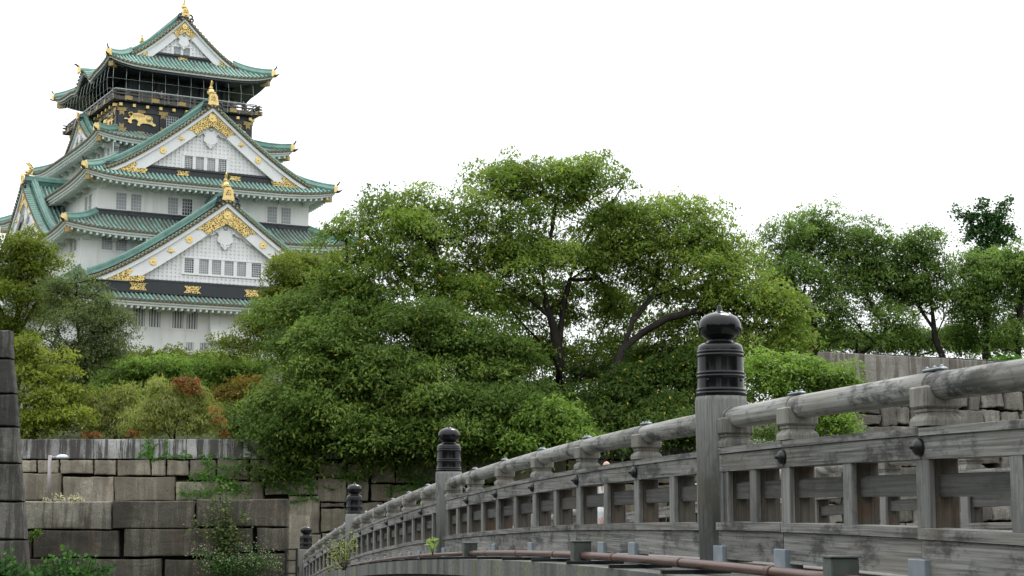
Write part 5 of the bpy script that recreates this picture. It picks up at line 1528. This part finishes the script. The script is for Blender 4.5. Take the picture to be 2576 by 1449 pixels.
belt("small_tree", "thin pale olive tree with visible grey branches next to the yellow-green layered tree", L['pale'], [(300, 1000, 28, 26), (265, 1025, 40, 35), (325, 1035, 40, 35), (240, 1050, 40, 35), (300, 1075, 60, 28)], 99, 1115, 0.18, 0.45, 0.45, (0.1, 0.7), 0.1, sat=4, fill=0.7, aspect=0.28, droop=1.0, accent=0.04, bark='bark_grey')
belt("small_tree", "dark olive undergrowth tree at the foot of the castle's stone base", L['olive'], [(200, 950, 60, 35), (250, 940, 40, 25), (200, 1000, 70, 40), (270, 975, 40, 30)], 128, 1050, 0.24, 0.85, 0.75, (0.0, 0.5))
for lab, lo, Y in (("rust-orange leafy shrub standing out above the pale olive tree", [(448, 962, 13, 8), (470, 957, 9, 7), (492, 968, 12, 12), (480, 982, 7, 5), (462, 970, 8, 5)], 96.0),
               ("rust-orange shrub patch beside the ochre-tinged small tree", [(545, 1035, 7, 9), (550, 1055, 8, 9), (558, 1092, 8, 5)], 95.8),
               ("rust-orange low shrub just above the parapet near the layered tree", [(218, 1090, 9, 5), (238, 1094, 5, 3)], 95.5),
               ("rust-orange low shrub above the parapet, under the pale olive tree", [(330, 1090, 7, 4)], 95.5)):
    belt("rust_shrub", lab, L['rust'], lo, Y, 1115, 0.16, 0.26, 0.55, (0.1, 0.9), 0.014, group="rust-coloured shrubs", twig=0.005, sat=0)

# --- row of trees behind the right wall
RG = "trees in a row behind the right-hand wall"
def rtree(label, lobes, trunks, base, mat='right', Y=112.0, **k):
    kw = dict(leaf=0.23, puff=0.9, flat=0.95, cover=0.66, r0=0.22, fill=1.05, tintr=(0.15, 0.75), shell=(0.35, 1.0)); kw.update(k)
    tree("row_tree", label, "tree", (*base, Y), [(*l, Y + random.uniform(-2, 2)) for l in lobes], [[(*q, Y) for q in t] for t in trunks], L[mat], group=RG, **kw)
rtree("tallest round-topped tree of the row behind the right-hand wall, next to the yellow-green tree", [(1985, 600, 65, 50), (2070, 560, 50, 45), (2040, 620, 70, 50), (1950, 670, 50, 60), (2120, 620, 50, 45), (2000, 700, 60, 45), (2080, 690, 60, 50), (1960, 740, 40, 40)],
      [[(2052, 900), (2050, 820), (2020, 740), (2030, 640), (2065, 570)], [(2040, 790), (1990, 700), (1985, 610)], [(2030, 700), (2100, 640)]], (2052, 900))
rtree("slender tree with leaning trunk, second in the row behind the right-hand wall", [(2190, 610, 50, 40), (2160, 670, 60, 45), (2220, 680, 50, 45), (2140, 740, 50, 40), (2210, 750, 60, 40), (2080, 780, 55, 50), (2060, 850, 50, 35), (2140, 830, 50, 35)],
      [[(2155, 900), (2200, 860), (2262, 800), (2240, 720), (2200, 640)], [(2230, 830), (2180, 740), (2160, 670)]], (2155, 900))
rtree("tree with twin grey trunks in the middle of the row behind the right-hand wall", [(2280, 650, 45, 40), (2330, 640, 50, 40), (2300, 700, 60, 40), (2350, 710, 45, 45), (2290, 760, 55, 35), (2250, 830, 50, 40), (2340, 770, 40, 30), (2300, 850, 40, 25)],
      [[(2372, 900), (2352, 850), (2345, 780), (2335, 700), (2320, 640)], [(2350, 830), (2310, 770), (2290, 700)], [(2352, 850), (2375, 800), (2370, 740)]], (2372, 900))
rtree("full leafy tree of the row, in front of the dark upright spiky tree", [(2425, 670, 42, 30), (2450, 715, 60, 40), (2525, 675, 42, 38), (2420, 760, 40, 45), (2490, 760, 65, 45), (2450, 830, 60, 45), (2530, 720, 50, 50), (2410, 860, 40, 30)],
      [[(2478, 900), (2480, 800), (2475, 720), (2470, 650)], [(2480, 820), (2430, 760)], [(2480, 780), (2520, 700)]], (2478, 900), tintr=(0.25, 0.85))
rtree("leafy tree cut off by the right edge of the picture", [(2568, 650, 30, 35), (2590, 720, 60, 50), (2560, 790, 55, 50), (2540, 860, 50, 35), (2615, 680, 40, 45)],
      [[(2560, 900), (2565, 800), (2575, 700)]], (2560, 900), tintr=(0.2, 0.8))
tree("ginkgo_tree", "dark green upright tree with spiky ragged crown rising over the row at the right", "tree", (2490, 900, 132.0),
     [(x, y, r, r * 0.9, 132) for x, y, r in ((2414, 528, 9), (2428, 540, 12), (2446, 552, 13), (2462, 540, 10), (2468, 518, 10), (2474, 506, 8), (2484, 545, 15), (2500, 560, 17), (2476, 575, 17), (2448, 585, 14), (2436, 600, 10), (2516, 545, 11), (2526, 522, 11), (2532, 508, 8), (2520, 580, 15), (2540, 572, 10), (2546, 600, 9), (2500, 600, 20), (2470, 610, 17), (2530, 612, 10), (2490, 640, 24), (2455, 640, 14), (2515, 650, 18), (2480, 680, 30))],
     [[(2490, 900, 132), (2488, 760, 132), (2486, 620, 132), (2483, 530, 132)], [(2488, 640, 132), (2450, 590, 132), (2430, 535, 132)], [(2488, 620, 132), (2525, 570, 132), (2535, 520, 132)]],
     L['ginkgo'], leaf=0.24, aspect=0.8, puff=0.45, cover=0.7, r0=0.2, fill=1.0, tintr=(0.2, 0.8), droop=0.1, sat=0)
rtree("low thicket of young growth behind the parapet left of the leaning trunk", [(2070, 862, 45, 30), (2120, 868, 40, 24), (2010, 840, 50, 45), (1970, 880, 50, 35), (2165, 872, 30, 18)], [[(2090, 900), (2080, 870)]], (2090, 900), Y=118.0, puff=0.85, cover=0.95, r0=0.08, tintr=(0.4, 0.9))
rtree("low thicket of young growth behind the parapet right of the leaning trunk", [(2230, 866, 45, 26), (2290, 864, 45, 28), (2340, 870, 30, 22), (2420, 866, 45, 28), (2500, 868, 45, 25), (2550, 866, 30, 25)], [[(2300, 900), (2290, 870)]], (2300, 900), Y=118.0, puff=0.85, cover=0.95, r0=0.08, tintr=(0.4, 0.9))

# --- ivy on the walls
def ivy(label, strokes, Y, n_per=7.0, leaf=0.115, mat='ivy', off=0.5):
    c, d = [], []
    st = MB(); a0 = at(*strokes[0][0], Y)
    for stn in strokes:
        pts = [np.array(at(p[0], p[1], Y)) for p in stn[:-1]]; wd = stn[-1] * Y / FPX
        for p, q in zip(pts[:-1], pts[1:]):
            Lg = np.linalg.norm(q - p); n = int(Lg * n_per * max(wd, 0.12) * 34)
            t = RNG.random((n, 1)); x = p + (q - p) * t
            x = x + np.stack([RNG.normal(size=n) * wd * 0.5, np.zeros(n), RNG.normal(size=n) * wd * 0.5], 1)
            c.append(x)
        st.tube([(p[0], Y - off + 0.06, p[2]) for p in pts], 0.02, 4, False)
    c = np.concatenate(c); n = len(c); c[:, 1] = Y - off - np.abs(RNG.normal(size=n)) * 0.09
    d = RNG.normal(size=(n, 3)) * np.array([0.8, 0.2, 0.5]) + np.array([0, -0.2, -0.7])
    nr = np.tile(np.array([0.0, -0.9, 0.45]), (n, 1)) + RNG.normal(size=(n, 3)) * 0.35
    root = empty("ivy_vine", (a0.x, Y - off, a0.z)); tag(root, label, "ivy", "ivy on the stone walls")
    st.build("stem", M['bark_grey'], root, root.location)
    leaf_mesh("leaves", c, d, nr, leaf * RNG.uniform(0.6, 1.3, n), leaf * RNG.uniform(0.6, 1.1, n), RNG.normal(size=n) * 0.18 + 0.45, L[mat], root, root.location)
I3 = lambda pts, w: [(x * 0.3703, 912.3 + y * 0.3703) for x, y in pts] + [w]
ivy("ivy patch hanging over the pale parapet, left of centre", [I3([(1005, 525), (1020, 570), (1040, 660)], 14), I3([(1040, 660), (1130, 640), (1320, 645)], 7), I3([(1145, 525), (1150, 600), (1130, 640)], 7), I3([(945, 650), (1000, 610), (1060, 650)], 9), I3([(970, 560), (1030, 600), (1085, 550)], 5), I3([(1250, 600), (1310, 640)], 5)], Yu, 6.0)
ivy("ivy trailing down the wall below the parapet, behind the low dark wall", [I3([(1390, 620), (1420, 680), (1430, 800)], 18), I3([(1480, 620), (1430, 640)], 8), I3([(1300, 780), (1420, 800), (1560, 770)], 12), I3([(1450, 710), (1560, 715), (1640, 700)], 10), I3([(1330, 750), (1420, 770)], 8), I3([(1520, 650), (1620, 655)], 8), I3([(1230, 880), (1330, 900), (1500, 870), (1650, 830)], 18), I3([(1480, 780), (1600, 860), (1700, 880)], 22)], Yu, 6.0)
I5 = lambda pts, w: [(603.7 + x * 0.3333, 966 + y * 0.3333) for x, y in pts] + [w]
ivy("ivy spread over the wall beneath the dark overhanging tree", [I5([(330, 700), (420, 740), (560, 720)], 22), I5([(420, 640), (520, 700), (560, 800)], 16), I5([(200, 760), (330, 790), (500, 850)], 10), I5([(560, 760), (540, 850), (600, 880)], 8), I5([(640, 780), (720, 800)], 5), I5([(380, 900), (520, 870)], 6)], Yu, 6.0)
ivy("ivy on the wall between the second post finial and the overhanging tree", [I5([(700, 690), (800, 700), (860, 730)], 10), I5([(780, 620), (830, 690), (900, 740)], 9), I5([(900, 640), (960, 690), (1000, 700)], 8), I5([(920, 720), (960, 740)], 5)], Yu, 6.0)
ivy("ivy on the wall between the two nearer post finials", [I5([(1110, 820), (1200, 800), (1330, 760)], 16), I5([(1100, 780), (1180, 790)], 6), I5([(1290, 640), (1340, 700), (1380, 800)], 20), I5([(1180, 690), (1300, 720)], 10), I5([(1350, 900), (1360, 860)], 8), I5([(1390, 660), (1450, 720)], 14), I5([(1880, 750), (1940, 720), (2050, 680)], 18), I5([(1300, 820), (1400, 740)], 12)], Yu, 6.0)
def ivy_rw(label, pts):
    c = []
    for (x, y, w, n) in pts:
        for _ in range(n):
            r = Vector(kxy(x + random.gauss(0, w), y + random.gauss(0, w * 0.35)))
            t = ((RWP.x * RWU.y - RWP.y * RWU.x) - 0.62) / (r.x * RWU.y - RWU.x)
            c.append((r.x * t, t, r.y * t))
    c = np.array(c); n = len(c); b = c[0]
    root = empty("ivy_vine", tuple(b)); tag(root, label, "ivy", "ivy on the stone walls")
    d = RNG.normal(size=(n, 3)) + np.array([0, -.3, -.6]); nr = np.tile(np.array([-0.3, -0.9, 0.5]), (n, 1)) + RNG.normal(size=(n, 3)) * .3
    leaf_mesh("leaves", c, d, nr, 0.15 * RNG.uniform(.7, 1.3, n), 0.13 * RNG.uniform(.7, 1.2, n), RNG.normal(size=n) * .2 + .5, L['ivy'], root, tuple(b))
ivy_rw("ivy tuft on top of the right-hand wall above the handrail", [(2545, 906, 18, 350), (2500, 915, 16, 120), (2460, 920, 8, 40)])
ivy_rw("ivy strands low on the right-hand wall under the handrail", [(2470, 1008, 10, 90), (2560, 1000, 14, 140), (2440, 1012, 6, 30)])

# --- shrubs and weeds
def shrub(name, label, cat, base, Y, stems, mat, leaf, aspect=0.7, n_leaf=40, spread=0.3, droop=0.4, stem_r=0.012, bark='bark', bloom=None, group=None, tintr=(0.3, 0.6)):
    """stems: polylines in photograph pixels from the foot outwards; leaves along the outer part"""
    b = at(*base, Y); root = empty(name, b); tag(root, label, cat, group)
    st = MB(); st.smooth = True; c, bl = [], []
    for s in stems:
        dy = RNG.normal() * spread * 1.2
        pts = [np.array(at(*p, Y)) + np.array([0, dy * i / len(s), 0]) for i, p in enumerate(s)]
        st.tube(pts, [stem_r * (1 - 0.6 * i / len(pts)) for i in range(len(pts))], 5, False)
        n = int(n_leaf * RNG.uniform(.7, 1.3))
        for _ in range(n):
            t = RNG.uniform(0.25, 1.0) * (len(pts) - 1); i = min(int(t), len(pts) - 2)
            x = pts[i] + (pts[i + 1] - pts[i]) * (t - i) + RNG.normal(size=3) * spread * (0.5 + 0.5 * t / len(pts))
            (bl if (bloom and RNG.random() < bloom * (t / (len(pts) - 1)) ** 1.5) else c).append(x)
    st.build("stems", M[bark], root, b)
    for nm, pts, mt, lf, asp in (("leaves", c, mat, leaf, aspect), ("blossom", bl, L['bloom'], leaf * 0.5, 0.6)):
        if not pts: continue
        p = np.array(pts); n = len(p)
        d = RNG.normal(size=(n, 3)) * np.array([0.8, 0.6, 0.4]) + np.array([0, -0.15, -droop])
        nr = np.tile(np.array([0.0, -0.55, 0.8]), (n, 1)) + RNG.normal(size=(n, 3)) * 0.35
        Ls = lf * RNG.uniform(0.6, 1.3, n)
        leaf_mesh(nm, p, d, nr, Ls, Ls * asp, RNG.uniform(*tintr, n) + RNG.normal(size=n) * 0.15, mt, root, b)
    return root
C5 = lambda x, y: (x * 0.13021, 1261.1 + y * 0.13021)
shrub("leafy_bush", "big-leaved green bush in the bottom left corner", "bush", C5(200, 2200), 52.0,
      [[C5(a, 2200), C5((a + b) / 2, 1700), C5(b, y)] for a, b, y in ((100, 20, 1050), (120, 130, 1000), (200, 300, 1120), (240, 500, 1180), (40, -60, 1150), (150, 60, 1330), (300, 420, 1350), (500, 700, 1300), (10, 10, 1250), (400, 250, 1300), (250, 120, 1400), (480, 560, 1420))], L['shrub'], 0.15, 0.8, 60, 0.13, 0.9, stem_r=0.02, tintr=(0.15, 0.65))
shrub("leafy_bush", "big-leaved green bush against the dark wall, taller of the two at bottom left", "bush", C5(1300, 2200), 53.0,
      [[C5(a, 2200), C5((a + b) / 2, 1700), C5(b, y)] for a, b, y in ((1200, 850, 1100), (1250, 1000, 1080), (1300, 1200, 900), (1320, 1320, 930), (1350, 1420, 1000), (1400, 1600, 1060), (1420, 1780, 1140), (1450, 1850, 1160), (1200, 760, 1250), (1300, 1150, 1150), (1350, 1500, 1200), (1500, 2000, 1250), (1550, 2150, 1230), (1300, 900, 1320), (1330, 1350, 1330), (1400, 1650, 1330), (1450, 1900, 1380), (1200, 650, 1330), (1250, 1050, 1330))], L['shrub'], 0.15, 0.8, 62, 0.12, 0.9, stem_r=0.02, tintr=(0.15, 0.65))
C6 = lambda x, y: (436.0 + x * 0.16662, 1207.4 + y * 0.16662)
shrub("climbing_shrub", "climbing shrub with round olive leaves on the low dark wall", "shrub", C6(800, 1500), 69.2,
      [[C6(800, 1500), C6(x0, 900), C6(x1, y1)] for x0, x1, y1 in ((700, 350, 620), (720, 180, 690), (700, 480, 400), (740, 640, 250), (780, 820, 60), (760, 740, 40), (800, 900, 330), (820, 1100, 420), (830, 1180, 600), (800, 560, 560), (750, 860, 560), (720, 700, 150), (850, 960, 720), (860, 1040, 900), (760, 620, 800), (800, 800, 260))], L['olive'], 0.13, 0.85, 75, 0.20, 0.3, tintr=(0.1, 0.6))
shrub("flowering_shrub", "sprawling shrub with cream blossom at the foot of the low dark wall", "shrub", C6(950, 1700), 68.5,
      [[C6(a, 1700), C6((a + b) / 2 + 40, 1250), C6(b, y)] for a, b, y in ((800, 330, 930), (820, 420, 1010), (850, 600, 1100), (900, 830, 1010), (950, 1000, 1000), (980, 1170, 940), (1000, 1260, 980), (1020, 1380, 910), (1050, 1520, 1080), (1080, 1600, 1260), (800, 480, 1270), (780, 390, 1360), (850, 700, 1230), (900, 950, 1240), (950, 1150, 1200), (1000, 1300, 1180), (1050, 1420, 1060), (1100, 1650, 1350), (760, 250, 1110), (850, 560, 1360), (950, 860, 1330), (1000, 1100, 1350), (1050, 1330, 1360))], L['shrub'], 0.12, 0.7, 90, 0.20, 0.2, bloom=0.8, tintr=(0.2, 0.7))
C3 = lambda x, y: (x * 0.3703, 912.3 + y * 0.3703)
shrub("pale_flowers", "pale cream flowering plants on the ledge beside the street lamp", "flowers", C3(430, 960), 74.0,
      [[C3(x, 965), C3(x + dx, y)] for x, dx, y in ((330, -10, 925), (370, 10, 905), (400, 8, 893), (430, -5, 920), (470, 10, 912), (510, 6, 905), (540, 12, 918), (490, -8, 925))], L['bloom'], 0.10, 0.7, 45, 0.10, 0.0, tintr=(0.2, 0.8))
shrub("fern", "small fern growing from the joint beside the corner wall", "fern", C3(215, 1200), 68.6,
      [[C3(235, 1140), C3(215, 1170), C3(195, 1215)], [C3(235, 1140), C3(250, 1150), C3(285, 1140)], [C3(235, 1140), C3(255, 1165), C3(270, 1165)], [C3(240, 1140), C3(235, 1175), C3(240, 1190)], [C3(230, 1140), C3(212, 1160), C3(200, 1170)]], L['bright'], 0.11, 0.5, 50, 0.06, 0.5, tintr=(0.0, 0.4))
Z3 = lambda x, y: z3(x, y)
def onledge(sx):     # distance of the ledge plane at this picture column
    return 0.0
shrub("weed_bush", "wiry weed bush with yellowing leaves growing on the ledge below the third post", "weed", Z3(700, 1370), 31.0,
      [[Z3(700 + dx, 1370), Z3(a, b), Z3(c, d)] for dx, a, b, c, d in ((0, 740, 1100, 770, 850), (5, 760, 1150, 830, 980), (-10, 700, 1150, 690, 830), (-15, 650, 1150, 560, 1000), (-20, 620, 1200, 480, 1050), (-20, 600, 1220, 430, 1210), (-25, 560, 1280, 420, 1320), (-10, 670, 1080, 640, 950), (10, 790, 1120, 800, 870), (0, 720, 1120, 730, 960), (-20, 580, 1180, 390, 970), (-15, 620, 1130, 590, 950))], L['pale'], 0.055, 0.45, 34, 0.07, 0.1, 0.007, tintr=(0.2, 0.8))
shrub("weed", "single sprig with two broad yellow-green leaves on the ledge between the posts", "weed", (1088, 1397), 22.3,
      [[(1088, 1397), (1086, 1380), (1075, 1362)], [(1089, 1397), (1091, 1372), (1090, 1352)]], L['bright'], 0.13, 0.45, 5, 0.03, 0.6, 0.006, tintr=(0.6, 0.9))

# wood behind the camera: darkens what faces it, as under the trees of the near bank
n = 26000; ang = RNG.uniform(-2.0, 2.0, n); rr = RNG.uniform(26, 44, n)
hh = -2 + 17 * RNG.random(n) ** 0.8 * (0.72 + 0.28 * np.sin(ang * 9.0) * np.cos(ang * 4.0))
c = np.stack([np.sin(ang) * rr, -np.cos(ang) * rr * 0.9 - 4, hh], 1)
tl = leaf_mesh("treeline", c, unit(n), unit(n), 1.3, 0.9, RNG.uniform(0.1, 0.6, n), L['front'])
tag(tl, "wood on the near bank behind the viewer", kind="stuff")

# ------------------------------------------------------------------ people
def person(label, loc, rz, h, top_mat, bottom_mat, hair=True, arm=0.3, coarse=False):
    s = h / 1.7
    root = empty("person", loc, rz); tag(root, label, "person")
    V = [(0, 0, .92), (0, 0, 1.12), (0, .01, 1.34), (0, .01, 1.46), (0, .02, 1.56), (0, .03, 1.66),
         (-.10, 0, .86), (-.11, .02, .48), (-.11, -.02, .08), (-.11, .12, .03), (.10, 0, .86), (.11, -.04, .48), (.11, -.10, .09), (.11, .04, .03),
         (-.19, 0, 1.40), (-.24, .04, 1.14), (-.22, .04 + arm * .6, .94), (-.21, .06 + arm * .75, .86), (.19, 0, 1.40), (.24, .04, 1.14), (.22, .04 + arm * .6, .94), (.21, .06 + arm * .75, .86)]
    E_ = [(0, 1), (1, 2), (2, 3), (3, 4), (4, 5), (0, 6), (6, 7), (7, 8), (8, 9), (0, 10), (10, 11), (11, 12), (12, 13), (2, 14), (14, 15), (15, 16), (16, 17), (2, 18), (18, 19), (19, 20), (20, 21)]
    Rr = [.15, .14, .15, .06, .075, .07, .09, .065, .045, .04, .09, .065, .045, .04, .06, .045, .036, .03, .06, .045, .036, .03]
    me = bpy.data.meshes.new("body"); me.from_pydata([(x * s, y * s, z * s) for x, y, z in V], E_, [])
    o = link(bpy.data.objects.new("body", me), root)
    md = o.modifiers.new("skin", 'SKIN')
    for k, r in enumerate(Rr):
        sv = me.skin_vertices[0].data[k]; sv.radius = (r * s, r * s * .85); sv.use_root = (k == 0)
    sub = o.modifiers.new("sub", 'SUBSURF'); sub.levels = 1; sub.render_levels = 2
    me.materials.append(M['skin'])
    m = MB(); m.smooth = True                      # head with face
    m.ball((0, .035 * s, 1.585 * s), .088 * s, 14, (0.86, 1.0, 1.28))
    m.ball((0, .125 * s, 1.57 * s), .016 * s, 6, (.8, 1, 1.3))
    for x in (-.077, .077): m.ball((x * s, .03 * s, 1.58 * s), .02 * s, 6, (.5, 1, 1.4))
    m.mi = 1
    for x in (-.032, .032): m.ball((x * s, .115 * s, 1.60 * s), .009 * s, 6)
    m.tube([(-.02 * s, .117 * s, 1.53 * s), (.02 * s, .117 * s, 1.53 * s)], .005 * s, 4)
    m.build("head", [M['skin'], M['hair']], root)
    if hair:
        m = MB(); m.smooth = True; m.ball((0, .015 * s, 1.625 * s), .096 * s, 12, (.95, 1.02, 1.02)); m.build("hair", M['hair'], root)
    m = MB(); m.smooth = True                      # shirt and trousers follow the body
    m.tube([(0, 0, .86 * s), (0, 0, 1.02 * s), (0, .005 * s, 1.2 * s), (0, .01 * s, 1.38 * s), (0, .01 * s, 1.46 * s)], [.175 * s, .165 * s, .18 * s, .17 * s, .075 * s], 12, squash=.72)
    for sx in (-1, 1): m.tube([(sx * .15 * s, 0, 1.41 * s), (sx * .215 * s, .02 * s, 1.28 * s), (sx * .24 * s, .04 * s, 1.16 * s)], [.07 * s, .068 * s, .066 * s], 8)
    m.build("shirt", M[top_mat], root)
    m = MB(); m.smooth = True
    for sx, y1, y2 in ((-1, .02, -.02), (1, -.04, -.10)): m.tube([(sx * .085 * s, 0, .90 * s), (sx * .10 * s, .01 * s, .80 * s), (sx * .11 * s, y1 * s, .48 * s), (sx * .11 * s, y2 * s, .10 * s)], [.115 * s, .105 * s, .08 * s, .068 * s], 10)
    m.build("trousers", M[bottom_mat], root)
    return root
pp = at(1527, 1160, 31.0); sp = (31.0 - Y1) / CA
person("bald-headed person in white on the bridge, head just above the beam", (pp.x, pp.y, zc(sp) - 1.19), 0.2, pp.z - (zc(sp) - 1.19), 'cloth_w', 'cloth_w', hair=False, arm=-0.05)
CM = Matrix.Rotation(castle.rotation_euler.z, 4, 'Z')
for (u, v_, mt, lab) in ((-3.6, -9.6, 'cloth_d', "dark-clothed visitor on the castle balcony below the left gilded crane"), (-2.9, -9.7, 'cloth_w', "white-shirted visitor leaning on the castle balcony rail under the left gilded crane"), (-1.0, -9.5, 'cloth_b', "blue-clad visitor on the castle balcony left of the middle gable's gold fish"),
                         (3.6, -9.6, 'cloth_d', "dark-clothed visitor on the castle balcony right of the middle gable's gold fish"), (5.2, -9.5, 'cloth_b', "blue-clad visitor on the castle balcony under the right gilded crane"), (6.9, -9.6, 'cloth_d', "dark-clothed visitor at the right corner of the castle balcony"), (6.0, -9.3, 'cloth_w', "white-shirted visitor near the right corner of the castle balcony")):
    p = CM @ Vector((u, v_, 0)) + castle.location
    person(lab, (p.x, p.y, 45.05), castle.rotation_euler.z + math.pi, 1.68, mt, 'cloth_d', arm=0.5)
